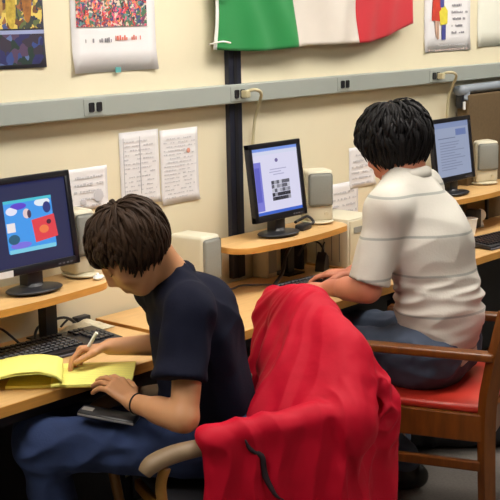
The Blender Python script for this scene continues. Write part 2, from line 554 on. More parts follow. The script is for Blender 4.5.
# ------------------------------------------------------------------ tables and shelves
def table(x0, x1, label, group='computer tables along the wall'):
    t = thing('computer_table', label, 'table', ((x0 + x1) / 2, -.285, 0), 0, group)
    w2 = (x1 - x0) / 2
    MB().box((-w2 + .002, -.265, .702), (w2 - .002, .265, .731), .0015).done('tabletop', M['oak'], t)
    MB().box((-w2, -.2685, .700), (w2, -.265, .7305), .001).box((-w2, -.265, .7), (-w2 + .002, .265, .7305)).box((w2 - .002, -.265, .7), (w2, .265, .7305)).done('edge_band', M['oak_edge'], t)
    MB().box((-w2 + .01, .12, .10), (w2 - .01, .135, .70), .001).done('shade_panel', M['blackmetal'], t)  # black sheet added to give the deep shade under the table
    for sx in (-1, 1):
        for sy in (-.22, .22):
            MB().box((sx * (w2 - .03) - .02, sy - .02, 0), (sx * (w2 - .03) + .02, sy + .02, .70), .003).done('leg', M['blackmetal'], t)
    MB().box((-w2 + .03, -.22, .655), (w2 - .03, -.20, .70)).box((-w2 + .03, .2, .655), (w2 - .03, .22, .70)).box((-w2 + .02, -.21, .655), (-w2 + .04, .21, .70)).box((w2 - .04, -.21, .655), (w2 - .02, .21, .70)).done('frame', M['blackmetal'], t)
    return t


table(1.50, 2.665, 'light oak topped table with black frame in front of the seated student')
table(2.695, 3.845, 'light oak topped table with black frame under the middle monitor shelf')
table(3.875, 5.40, 'light oak topped table with black frame at the right, beyond the seated man')


def d_shelf(x0, x1, post_x, label, post_m=None):
    t = thing('monitor_shelf', label, 'shelf', ((x0 + x1) / 2, 0, .731), 0, 'raised oak monitor shelves')
    w2 = (x1 - x0) / 2
    poly = [(-w2 + .06, -.042), (-w2 + .015, -.10)]
    # rounded left corner, bowed front, rounded right corner
    for k in range(7):
        a = pi - .25 + (pi / 2 + .15) * k / 6
        poly.append((-w2 + .085 + .085 * cos(a), -.190 + .085 * sin(a)))
    for k in range(1, 8):
        u = k / 8
        poly.append((-w2 + .085 + (2 * w2 - .17) * u, -.275 - .024 * sin(pi * u)))
    for k in range(7):
        a = -pi / 2 + (pi / 2) * k / 6
        poly.append((w2 - .085 + .085 * cos(a), -.190 + .085 * sin(a)))
    poly.append((w2, -.042))
    MB().prism(poly, .166, .189, .002).done('shelf_top', [M['oak'], M['oak_edge']], t, auto=40)
    o = t
    for f in [c for c in bpy.data.objects if c.parent == t][0].data.polygons:
        if abs(f.normal.z) < .6:
            f.material_index = 1
    px = post_x - (x0 + x1) / 2
    MB().box((px - .02, -.115, 0), (px + .02, -.075, .166), .002).done('post', M['blackmetal'], t)
    MB().box((px - .05, -.145, 0), (px + .05, -.045, .006), .002).done('foot_plate', M['blackmetal'], t)
    MB().box((w2 - .13, -.10, 0), (w2 - .115, -.05, .166), .002).done('rear_support', M['blackmetal'], t)
    return t


d_shelf(1.80, 2.575, 2.42, 'raised oak shelf holding the left monitor with the colourful window')
d_shelf(3.195, 3.878, 3.66, 'raised oak shelf holding the middle monitor with the web page')
d_shelf(4.47, 5.36, 4.95, 'raised oak shelf holding the far right monitor beyond the man')


# ------------------------------------------------------------------ monitors
def rbox(mb, w, h, y0, y1, z0, bev, mi=0):
    mb.box((-w / 2, y0, z0), (w / 2, y1, z0 + h), bev, mi)


def monitor(label, screen_fn, loc, rz=0, w=.335, h=.292, tilt=7):
    t = thing('lcd_monitor', label, 'monitor', loc, rz, 'black flat monitors on raised shelves')
    # base and neck
    b = MB()
    b.ell((0, .01, .011), (.100, .068, .011))
    b.done('base', M['black'], t, smooth=True)
    MB().box((-.032, .0, .008), (.032, .045, .11), .008).cyl((0, .022, .01), (0, .022, .03), .045, .03, 20).done('neck', M['black'], t, auto=40)
    z0 = .066
    R = Matrix.Translation((0, .0, z0)) @ Matrix.Rotation(radians(-tilt), 4, 'X')
    body = MB()
    bz = .02      # bezel
    for lo, hi in (((-w / 2, -.012, 0), (w / 2, .012, bz + .006)), ((-w / 2, -.012, h - bz), (w / 2, .012, h)), ((-w / 2, -.012, 0), (-w / 2 + bz, .012, h)), ((w / 2 - bz, -.012, 0), (w / 2, .012, h))):
        body.box(lo, hi, .003, mtx=R)
    body.box((-w / 2 + .01, -.004, .01), (w / 2 - .01, .016, h - .01), .002, mtx=R)
    body.box((-w / 2 + .05, .012, .05), (w / 2 - .05, .045, h - .05), .012, mtx=R)
    body.done('housing', M['gloss'], t, auto=40)
    btn = MB()
    for k in range(4):
        btn.box((w / 2 - .09 + k * .016, -.0138, .008), (w / 2 - .081 + k * .016, -.012, .013), mtx=R)
    btn.done('button', M['inkd'], t)
    sw, sh = w - 2 * bz, h - 2 * bz - .006
    scr = bpy.data.objects.new('screen_tmp', None)

    def rect(name, u0, u1, v0, v1, col, s, lay, parent, rot=0):
        x0, x1 = -sw / 2 + u0 * sw, -sw / 2 + u1 * sw
        q0, q1 = bz + .006 + v0 * sh, bz + .006 + v1 * sh
        y = -.0045 - lay * .0006
        mm = MB()
        mt = R
        if rot:
            c = Vector(((x0 + x1) / 2, 0, (q0 + q1) / 2))
            mt = R @ Matrix.Translation(c) @ Matrix.Rotation(rot, 4, 'Y') @ Matrix.Translation(-c)
        mm.box((x0, y - .0006, q0), (x1, y, q1), mtx=mt)
        return mm.done(name, emis('screen_' + name, srgb(*col), s), parent)

    def disc(name, u, v, ru, rv, col, s, lay, parent):
        x = -sw / 2 + u * sw; z = bz + .006 + v * sh; y = -.0045 - lay * .0006
        return MB().ell((x, y, z), (ru * sw, .0006, rv * sh), mtx=R, seg=20).done(name, emis('screen_' + name, srgb(*col), s), parent)
    bpy.data.objects.remove(scr)
    screen_fn(t, rect, disc)
    return t


def screen_game(t, rect, disc):
    s = rect('screen', 0, 1, 0, 1, (30, 38, 84), .8, 0, t)
    p = rect('program_window', .20, .80, .17, .80, (62, 150, 232), 1.0, 1, s)
    rect('window_top', .20, .80, .765, .80, (70, 190, 210), 1, 2, s)
    rect('window_footer', .21, .79, .16, .21, (120, 200, 225), 1, 2, s)
    disc('cloud', .68, .73, .10, .05, (226, 232, 240), 1, 2, s)
    disc('cloud', .29, .67, .07, .05, (226, 226, 244), 1, 2, s)
    disc('round_character', .47, .62, .045, .06, (226, 200, 200), 1, 3, s)
    disc('round_character', .50, .61, .025, .05, (70, 50, 80), 1, 4, s)
    disc('dark_ball', .73, .66, .05, .07, (38, 48, 120), 1, 3, s)
    disc('purple_shape', .38, .72, .10, .04, (90, 60, 200), 1, 2, s)
    rect('red_panel', .53, .82, .27, .55, (222, 60, 72), 1, 3, s, rot=-.10)
    disc('orange_shape', .66, .40, .06, .05, (236, 120, 70), 1, 5, s)
    disc('dark_mark', .73, .48, .03, .03, (70, 20, 50), 1, 6, s)
    rect('label_strip', .21, .31, .42, .53, (236, 226, 226), 1, 3, s)
    disc('teal_hill', .28, .33, .07, .06, (30, 90, 120), 1, 3, s)
    disc('lilac_shape', .36, .25, .13, .04, (120, 110, 220), 1, 2, s)
    MB().box((-.165, -.0205, .07), (-.10, -.0195, .09)).done('white_sticker', M['paper'], t)


def screen_web(t, rect, disc):
    s = rect('screen', 0, 1, 0, 1, (214, 212, 236), 1.0, 0, t)
    rect('title_bar', 0, 1, .955, 1, (120, 150, 226), 1, 1, s)
    rect('tool_bar', 0, 1, .90, .95, (206, 210, 232), 1, 1, s)
    rect('task_bar', 0, 1, 0, .045, (52, 96, 200), 1, 1, s)
    rect('side_bar', .0, .17, .06, .80, (120, 120, 208), 1, 1, s)
    rect('side_menu', .03, .13, .2, .72, (90, 92, 190), 1, 2, s)
    disc('emblem', .52, .80, .035, .03, (110, 100, 150), 1, 2, s)
    for k, (a, b) in enumerate(((.36, .72), (.34, .60), (.42, .66))):
        rect('text_line', a, b, .66 - k * .04, .674 - k * .04, (170, 168, 200), 1, 2, s)
    random.seed(5)
    for i in range(7):
        for j in range(5):
            g = random.choice((60, 90, 130, 190, 160))
            if j < 2: g = random.choice((30, 40, 60, 150))
            rect('picture_block', .36 + i * .058, .415 + i * .058, .19 + j * .062, .245 + j * .062, (g, g, g + 12), 1, 2, s)


def screen_doc(t, rect, disc):
    s = rect('screen', 0, 1, 0, 1, (164, 176, 206), .75, 0, t)
    rect('tool_bar', 0, 1, .90, 1, (140, 156, 198), .75, 1, s)
    rect('header_image', .62, .92, .74, .86, (110, 130, 186), .75, 1, s)
    rect('rule', .1, .6, .70, .715, (110, 120, 150), .75, 1, s)
    random.seed(9)
    for k in range(11):
        rect('text_line', .14, random.uniform(.55, .88), .62 - k * .05, .635 - k * .05, (134, 142, 172), .75, 1, s)


monitor('black flat monitor at the left showing a colourful blue window on dark blue', screen_game, (2.305, -.195, .92), radians(0), w=.35, h=.30)
monitor('black flat monitor in the middle showing a pale web page with blue sidebar', screen_web, (3.500, -.195, .92), 0, w=.308, h=.296)
monitor('black flat monitor at the right behind the man showing a grey-blue document', screen_doc, (4.772, -.19, .92), 0, w=.335, h=.292)


# ------------------------------------------------------------------ speakers
def speaker(label, loc, rz, h=.2, w=.085, group='beige computer speakers', back=.055):
    t = thing('computer_speaker', label, 'speaker', loc, rz, group)
    n = MB()
    n.box((-w / 2, -.045, .012), (w / 2, back, h), .014, seg=3)
    n.done('cabinet', M['beige_lt'], t, auto=50)
    MB().box((-w / 2 + .006, -.056, h * .34), (w / 2 - .006, -.040, h - .012), .012, seg=3).done('grille', M['grille'], t, auto=50)
    MB().ell((0, 0, .009), (w * .6, .07, .010)).done('base', M['beige'], t, smooth=True)
    MB().cyl((w * .22, -.052, h * .2), (w * .22, -.043, h * .2), .008).done('volume_knob', M['beige'], t)
    return t


speaker('grey and beige speaker half hidden behind the left monitor\'s right edge', (2.545, -.12, .92), -.1, h=.225)
speaker('grey and beige speaker on the shelf right of the middle monitor', (3.812, -.13, .92), -.60, h=.22, w=.112)
speaker('grey and beige speaker on the shelf right of the far right monitor', (5.165, -.11, .92), -.55, h=.215, w=.12)
speaker('larger beige speaker standing on the table behind the student\'s shoulder', (3.10, -.155, .731), .05, h=.25, w=.105, back=.115)

# beige tower
t = thing('computer_tower', 'beige desktop computer tower standing on the right table behind the man\'s sleeve', 'computer', (3.985, -.13, .731))
MB().box((-.10, -.10, 0), (.10, .115, .20), .006).done('case', M['beige_lt'], t, auto=40)
MB().box((-.092, -.108, .008), (.092, -.10, .192), .004).done('front_bezel', M['beige'], t, auto=40)
MB().box((-.07, -.111, .14), (.07, -.108, .165), .001).done('drive_slot', M['grille'], t)
for yy in (-.06, -.02, .02, .06):
    MB().box((-.1015, yy, .02), (-.10, yy + .004, .18)).done('side_groove', M['grille'], t)
# pale desktop case under the middle shelf
t = thing('desktop_box', 'low pale grey box under the middle monitor shelf, left of its post', 'computer', (3.56, -.07, .731))
MB().box((-.03, -.03, 0), (.03, .05, .13), .005).done('case', M['beige'], t, auto=40)
MB().box((-.024, -.033, .02), (.024, -.03, .11), .001).done('vent_panel', M['grille'], t)


# ------------------------------------------------------------------ keyboards
def keyboard(label, loc, rz, src=None):
    if src is not None:
        t = copy_tree(src)
        t.location = loc; t.rotation_euler.z = rz
        return tag(t, label)
    t = thing('keyboard', label, 'keyboard', loc, rz, 'black keyboards on the tables')
    R = Matrix.Translation((0, 0, .006)) @ Matrix.Rotation(radians(4), 4, 'X')
    MB().box((-.225, -.08, .0005), (.225, .08, .018), .004, mtx=R).done('case', M['black'], t, auto=40)
    mb, num = MB(), MB()
    for r in range(6):
        y = .058 - r * .0205 - (.006 if r > 0 else 0)
        n = 15
        for k in range(n):
            if r == 5 and 3 < k < 9:
                continue
            x = -.21 + k * .0195
            mb.box((x, y - .008, .017), (x + .017, y + .008, .025), .002, seg=1, mtx=R)
        if r == 5:
            mb.box((-.13, y - .008, .017), (-.038, y + .008, .025), .002, seg=1, mtx=R)
        for k in range(4 if r > 1 else 3):
            mq = num
            x = .10 + k * .0195 + (.018 if r > 1 else 0) + .012
            mq.box((x, y - .008, .017), (x + .017, y + .008, .025), .002, seg=1, mtx=R)
    num.done('number_keys', M['gloss'], t)
    mb.done('key_field', M['gloss'], t)
    MB().box((-.225, -.088, .001), (.225, -.08, .010), .003).done('front_edge', M['inkd'], t)
    return t


kb = keyboard('black keyboard on the left table behind the yellow pad', (2.32, -.235, .731), radians(-3))
keyboard('black keyboard under the typing hands of the man in the striped shirt', (3.56, -.36, .731), radians(-4), kb)
keyboard('black keyboard at the right edge beyond the man\'s back', (4.77, -.46, .731), radians(-6), kb)

# loose cables and small objects on the tables
def blk(name, pts, label, r=.004, m=None, cat='cable'):
    return cord(name, pts, r, m or M['black'], label, cat)


blk('black_cable', [(2.10, -.05, .737), (2.18, -.10, .78), (2.24, -.08, .80), (2.30, -.11, .737)], 'black cable loop on the left table below the left monitor')
blk('black_cable', [(2.36, -.10, .737), (2.42, -.055, .765), (2.52, -.06, .775), (2.58, -.06, .737)], 'black cable arching behind the left keyboard beside the shelf post', .005)
blk('black_cable', [(3.40, -.23, .737), (3.50, -.20, .775), (3.56, -.17, .83), (3.62, -.15, .86)], 'thick black cable rising under the middle shelf from the table', .007)
blk('black_cable', [(3.70, -.12, .80), (3.76, -.12, .845), (3.82, -.14, .83), (3.835, -.16, .74)], 'thin dark cable looping right of the middle shelf post', .004)
blk('grey_cable', [(3.20, -.08, .737), (3.27, -.14, .745), (3.36, -.12, .74), (3.44, -.20, .737)], 'thin grey cable lying on the table beside the black channel', .004, M['inkd'])
t = thing('power_adapter', 'black wedge shaped power adapter under the middle shelf, right of its post', 'adapter', (3.79, -.17, .731), .3)
MB().prism([(-.035, 0), (.035, 0), (.028, .055), (.0, .075), (-.02, .04)], -.02, .02, .004, mtx=Matrix.Rotation(pi / 2, 4, 'X')).done('body', M['black'], t)
MB().tube([(.0, 0, .07), (.01, .0, .095), (.03, .0, .11)], .004, 6).done('lead', M['black'], t)
t = thing('power_adapter', 'black adapter and bunched lead on the shelf right of the middle monitor base', 'adapter', (3.66, -.185, .92), .2)
MB().box((-.05, -.02, 0), (.03, .02, .026), .008).done('body', M['black'], t, auto=40)
MB().tube([(.03, 0, .012), (.06, -.01, .02), (.07, .02, .04), (.03, .04, .03), (-.02, .03, .03)], .006, 6).done('lead', M['black'], t, smooth=True)
t = thing('power_adapter', 'small black adapter on the table behind the student\'s face', 'adapter', (2.615, -.035, .731))
MB().box((-.03, -.02, 0), (.03, .012, .028), .005).done('body', M['black'], t, auto=40)
MB().tube([(-.03, 0, .012), (-.06, -.01, .03), (-.09, .0, .006)], .004, 6).done('lead', M['black'], t, smooth=True)
t = thing('crumpled_paper', 'crumpled beige packing paper on the left table beside the shelf post', 'paper', (2.55, -.12, .731))
random.seed(3)
MB().grid(lambda u, v: Vector((-.10 + .2 * u, -.05 + .10 * v, .004 + .03 * sin(pi * u) * sin(pi * v) + .02 * sin(pi * u) * sin(pi * v) * noise.noise(Vector((u * 5, v * 4, 2))))), 16, 12).done('sheet', M['beige'], t, solid=.002)
t = thing('paper_cup', 'small white cup on the right table beside the man\'s back', 'cup', (4.83, -.24, .731))
mb = MB(); mb.cyl((0, 0, 0), (0, 0, .075), .024, .034, 24); mb.done('cup_body', M['white'], t, auto=40)
MB().tube([(.034 * cos(a * pi / 12), .034 * sin(a * pi / 12), .075) for a in range(25)], .0025, 6, sub=1).done('rim', M['white'], t, smooth=True)
t = thing('webcam', 'small black and white device under the far right shelf', 'webcam', (5.02, -.16, .731))
MB().box((-.05, -.03, 0), (.0, .03, .09), .006).done('black_body', M['black'], t, auto=40)
MB().ell((.03, -.005, .055), (.028, .028, .03)).cyl((.03, -.005, 0), (.03, -.005, .03), .02, .012).done('white_head', M['white'], t, smooth=True)
t = thing('plastic_piece', 'small white plastic piece lying on the shelf beside the left monitor', 'plastic part', (2.545, -.215, .92), .3)
MB().ell((0, 0, .008), (.024, .016, .009)).done('foot', M['white'], t, smooth=True)
MB().cyl((0, 0, .012), (.0, .006, .022), .007, .005).done('stub', M['white'], t)
# sheet of white paper at the right shelf

# ------------------------------------------------------------------ soft body modelling: smooth unions on a grid, meshed once
V3 = lambda p: np.array(p, dtype=np.float32)


class Vol:
    def __init__(s, lo, hi, h):
        s.lo = V3(lo); s.h = h
        s.n = np.ceil((V3(hi) - s.lo) / h).astype(int) + 1
        s.d = np.full(s.n, .2, np.float32)

    def put(s, fn, lo, hi, k, op='u', pad=None):
        pad = (k + 2.5 * s.h) if pad is None else pad
        a = np.maximum(np.floor((V3(lo) - pad - s.lo) / s.h).astype(int), 0)
        b = np.minimum(np.ceil((V3(hi) + pad - s.lo) / s.h).astype(int) + 1, s.n)
        if (b <= a).any():
            return s
        X = (s.lo[0] + s.h * np.arange(a[0], b[0], dtype=np.float32))[:, None, None]
        Y = (s.lo[1] + s.h * np.arange(a[1], b[1], dtype=np.float32))[None, :, None]
        Z = (s.lo[2] + s.h * np.arange(a[2], b[2], dtype=np.float32))[None, None, :]
        v = fn(X, Y, Z).astype(np.float32)
        sl = (slice(a[0], b[0]), slice(a[1], b[1]), slice(a[2], b[2]))
        d = s.d[sl]
        if op == 'u':
            hh = np.clip(.5 + .5 * (d - v) / k, 0, 1)
            s.d[sl] = d * (1 - hh) + v * hh - k * hh * (1 - hh)
        else:
            v = -v
            hh = np.clip(.5 - .5 * (d - v) / k, 0, 1)
            s.d[sl] = d * (1 - hh) + v * hh + k * hh * (1 - hh)
        return s

    def cap(s, a, b, ra, rb, k=.015, flat=None, cut=None, op='u'):
        """tapered limb; flat=(dir, factor) squeezes it along dir; cut=[(point, normal)...] removes what lies beyond"""
        a, b = V3(a), V3(b)
        ba = b - a
        L = float(ba @ ba) + 1e-9

        def fn(X, Y, Z):
            px, py, pz = X - a[0], Y - a[1], Z - a[2]
            t = np.clip((px * ba[0] + py * ba[1] + pz * ba[2]) / L, 0, 1)
            qx, qy, qz = px - ba[0] * t, py - ba[1] * t, pz - ba[2] * t
            if flat is not None:
                n, f = V3(flat[0]), flat[1]
                n = n / np.linalg.norm(n)
                q = (qx * n[0] + qy * n[1] + qz * n[2]) * (1 / f - 1)
                qx, qy, qz = qx + n[0] * q, qy + n[1] * q, qz + n[2] * q
            r = np.sqrt(qx * qx + qy * qy + qz * qz) - (ra + (rb - ra) * t)
            if flat is not None:
                r = r * .85
            for c in (cut or []):
                cc, nn = V3(c[0]), V3(c[1])
                nn = nn / np.linalg.norm(nn)
                r = np.maximum(r, (X - cc[0]) * nn[0] + (Y - cc[1]) * nn[1] + (Z - cc[2]) * nn[2])
            return r
        m = max(ra, rb) * (max(1, flat[1]) if flat else 1)
        return s.put(fn, np.minimum(a, b) - m, np.maximum(a, b) + m, k, op)

    def ell(s, c, r, R=None, k=.015, op='u'):
        c = V3(c); r = V3(r)
        Rm = np.array(R, dtype=np.float32) if R is not None else np.eye(3, dtype=np.float32)

        def fn(X, Y, Z):
            p = [X - c[0], Y - c[1], Z - c[2]]
            q = [(p[0] * Rm[0, i] + p[1] * Rm[1, i] + p[2] * Rm[2, i]) for i in range(3)]
            k0 = np.sqrt(sum((q[i] / r[i]) ** 2 for i in range(3)))
            k1 = np.sqrt(sum((q[i] / r[i] ** 2) ** 2 for i in range(3))) + 1e-6
            return k0 * (k0 - 1) / k1
        m = float(r.max())
        return s.put(fn, c - m, c + m, k, op)

    def plane(s, c, n, k=.004):
        """cut away everything on the side the normal points to"""
        c = V3(c); n = V3(n) / np.linalg.norm(n)
        hi = s.lo + (s.n - 1) * s.h
        return s.put(lambda X, Y, Z: -((X - c[0]) * n[0] + (Y - c[1]) * n[1] + (Z - c[2]) * n[2]), s.lo, hi, k, 's')

    def mesh(s, name, disp=None):
        d = s.d
        d[0], d[-1] = .2, .2
        d[:, 0], d[:, -1] = .2, .2
        d[:, :, 0], d[:, :, -1] = .2, .2
        ins = d < 0
        cnt = np.zeros(np.array(d.shape) - 1, np.int8)
        for i in (0, 1):
            for j in (0, 1):
                for k in (0, 1):
                    cnt += ins[i:d.shape[0] - 1 + i, j:d.shape[1] - 1 + j, k:d.shape[2] - 1 + k]
        act = np.argwhere((cnt > 0) & (cnt < 8))
        idx = np.full(cnt.shape, -1, np.int32)
        idx[act[:, 0], act[:, 1], act[:, 2]] = np.arange(len(act))
        pos = np.zeros((len(act), 3)); num = np.zeros(len(act))
        cs = [(i, j, k) for i in (0, 1) for j in (0, 1) for k in (0, 1)]
        val = {c: d[act[:, 0] + c[0], act[:, 1] + c[1], act[:, 2] + c[2]] for c in cs}
        for c in cs:
            for ax in range(3):
                if c[ax] == 0:
                    e = list(c); e[ax] = 1; e = tuple(e)
                    v0, v1 = val[c], val[e]
                    m = (v0 < 0) != (v1 < 0)
                    t = np.where(m, v0 / np.where(m, v0 - v1, 1), 0)
                    p = np.array(c, float)[None] + np.eye(3)[ax][None] * t[:, None]
                    pos += np.where(m[:, None], p, 0); num += m
        pos = (pos / num[:, None] + act) * s.h + s.lo
        quads = []
        for ax in range(3):
            o1, o2 = [(1, 2), (2, 0), (0, 1)][ax]
            sl0 = [slice(None)] * 3; sl1 = [slice(None)] * 3
            sl0[ax] = slice(0, -1); sl1[ax] = slice(1, None)
            A, B = ins[tuple(sl0)], ins[tuple(sl1)]
            e = np.argwhere(A != B)
            e = e[(e[:, o1] > 0) & (e[:, o2] > 0) & (e[:, o1] < cnt.shape[o1]) & (e[:, o2] < cnt.shape[o2])]
            flip = A[e[:, 0], e[:, 1], e[:, 2]]
            q = []
            for da, db in ((-1, -1), (0, -1), (0, 0), (-1, 0)):
                c = e.copy(); c[:, o1] += da; c[:, o2] += db
                q.append(idx[c[:, 0], c[:, 1], c[:, 2]])
            q = np.stack(q, 1)
            q[~flip] = q[~flip][:, ::-1]
            quads.append(q)
        quads = np.concatenate(quads)
        quads = quads[(quads >= 0).all(1)]
        me = bpy.data.meshes.new(name)
        me.vertices.add(len(pos)); me.vertices.foreach_set('co', pos.astype(np.float32).ravel())
        me.loops.add(quads.size); me.loops.foreach_set('vertex_index', quads.ravel().astype(np.int32))
        me.polygons.add(len(quads))
        me.polygons.foreach_set('loop_start', np.arange(0, quads.size, 4, dtype=np.int32))
        me.polygons.foreach_set('use_smooth', np.ones(len(quads), bool))
        me.update(calc_edges=True)
        me.validate()
        if disp:
            nr = np.zeros(len(me.vertices) * 3, np.float32)
            me.vertices.foreach_get('normal', nr)
            nr = nr.reshape(-1, 3)
            co = np.zeros(len(me.vertices) * 3, np.float32)
            me.vertices.foreach_get('co', co); co = co.reshape(-1, 3)
            a = np.array([disp(Vector(c), Vector(n)) for c, n in zip(co.tolist(), nr.tolist())], np.float32)
            co = co + nr * a[:, None]
            me.vertices.foreach_set('co', co.ravel()); me.update()
        return me


def vol_obj(vol, name, m, parent, disp=None, smooth_it=2):
    me = vol.mesh(name, disp)
    if len(me.vertices) == 0:
        print('EMPTY', name)
    loc = parent.matrix_basis.translation if parent else Vector()
    me.transform(Matrix.Translation(-Vector(loc)))
    o = link(name, me, m, parent)
    if smooth_it:
        md = o.modifiers.new('smooth', 'SMOOTH'); md.factor = .5; md.iterations = smooth_it
    return o


def creases(scale, amp, ax=(1, 1, 1), off=0., sharp=1.0):
    """cloth folds: ridged noise, stretched by ax"""
    A = Vector(ax)

    def f(p, n):
        q = Vector((p.x * A.x, p.y * A.y, p.z * A.z)) * scale + Vector((off, off * .7, -off))
        q2 = q + .6 * Vector((noise.noise(q * .6), noise.noise(q * .6 + Vector((5, 1, 2))), noise.noise(q * .6 + Vector((2, 8, 1)))))
        r = 1 - abs(noise.noise(q2)) * 2.2
        return amp * (r - .4) * sharp + amp * .35 * noise.noise(q2 * 2.3)
    return f


def N(v): return Vector(v).normalized()


def hand(vol, wrist, f, palm, thumb, curl=(.3, .3, .3, .3), tcurl=.3, size=1.0, spread=.04, topen=.7, extra=None):
    """palm plus five fingers. f: pointing direction, palm: where the palm faces, thumb: side of the thumb"""
    w_ = Vector(wrist); f = N(f); t = Vector(thumb); t = (t - f * t.dot(f)).normalized()
    pn = f.cross(t)
    if pn.dot(Vector(palm)) < 0:
        pn = -pn
    s_ = size
    K = []
    for i, (o, l) in enumerate(((.030, .084), (.010, .089), (-.010, .085), (-.029, .076))):
        k = w_ + f * l * s_ + t * o * s_
        K.append(k)
        vol.cap(w_ + f * .012 + t * o * .55 * s_, k, .0125 * s_, .0115 * s_, .010)
    segs = ((.040, .025, .021), (.044, .029, .022), (.041, .027, .021), (.032, .021, .019))
    for i in range(4):
        d = N(f + t * spread * (1.5 - i))
        p = K[i]; r = .0092 * s_
        c = curl[i]
        for j in range(3):
            ang = c * (1.0, 1.25, .8)[j]
            d = (d * cos(ang) + pn * sin(ang)).normalized()
            # bend direction turns with the finger
            q = p + d * segs[i][j] * s_
            vol.cap(p, q, r, r * .90, .0022 if j else .004)
            r *= .90
            p = q
            pn_ = pn
        
    b = w_ + f * .022 * s_ + t * .020 * s_
    d = N(f * .75 + t * topen + pn * .35)
    p = b; r = .0135 * s_
    for j, L in enumerate((.042, .032, .026)):
        if j:
            d = N(d * cos(tcurl) + (f * .8 - t * .5 + pn * .3).normalized() * sin(tcurl))
        q = p + d * L * s_
        vol.cap(p, q, r, r * .86, .006 if j == 0 else .003)
        r *= .86; p = q
    return p


def head_frame(fwd, upv):
    f = N(fwd); u = Vector(upv); u = (u - f * u.dot(f)).normalized(); l = u.cross(f)
    return Matrix(((f.x, l.x, u.x), (f.y, l.y, u.y), (f.z, l.z, u.z)))


def head(vol, c, R, s_=1.0):
    c = Vector(c)
    T = lambda x, y, z: c + R @ Vector((x, y, z)) * s_
    E = lambda p, r, k=.015, op='u': vol.ell(T(*p), [q * s_ for q in r], R, k, op)
    E((-.012, 0, .03), (.096, .076, .086), .01)
    E((.030, 0, -.035), (.060, .060, .078), .03)
    E((.062, 0, -.096), (.020, .022, .018), .03)
    for y in (-1, 1):
        vol.cap(T(-.01, .052 * y, -.05), T(.052, .02 * y, -.094), .017 * s_, .013 * s_, .03)
        E((.060, .036 * y, -.035), (.026, .022, .026), .02)
        E((.102, .031 * y, .000), (.016, .016, .011), .012, 's')
        vol.cap(T(.083, .012 * y, .020), T(.073, .048 * y, .020), .009 * s_, .008 * s_, .015)
        E((.078, .031 * y, -.001), (.0125, .0125, .0125), .002)
        # ear
        E((-.006, .074 * y, -.012), (.019, .009, .032), .006)
        E((-.003, .084 * y, -.008), (.010, .006, .018), .005, 's')
        vol.cap(T(.099, .008 * y, -.034), T(.092, .014 * y, -.035), .007 * s_, .005 * s_, .005)
    E((.066, 0, -.048), (.034, .034, .046), .02)
    E((.084, 0, -.012), (.020, .013, .034), .010)
    vol.cap(T(.088, 0, .012), T(.109, 0, -.028), .0085 * s_, .0105 * s_, .012)
    vol.cap(T(.094, -.017, -.063), T(.094, .017, -.063), .0055 * s_, .006 * s_, .006)
    vol.cap(T(.092, -.015, -.073), T(.092, .015, -.073), .0060 * s_, .0068 * s_, .006)
    return T


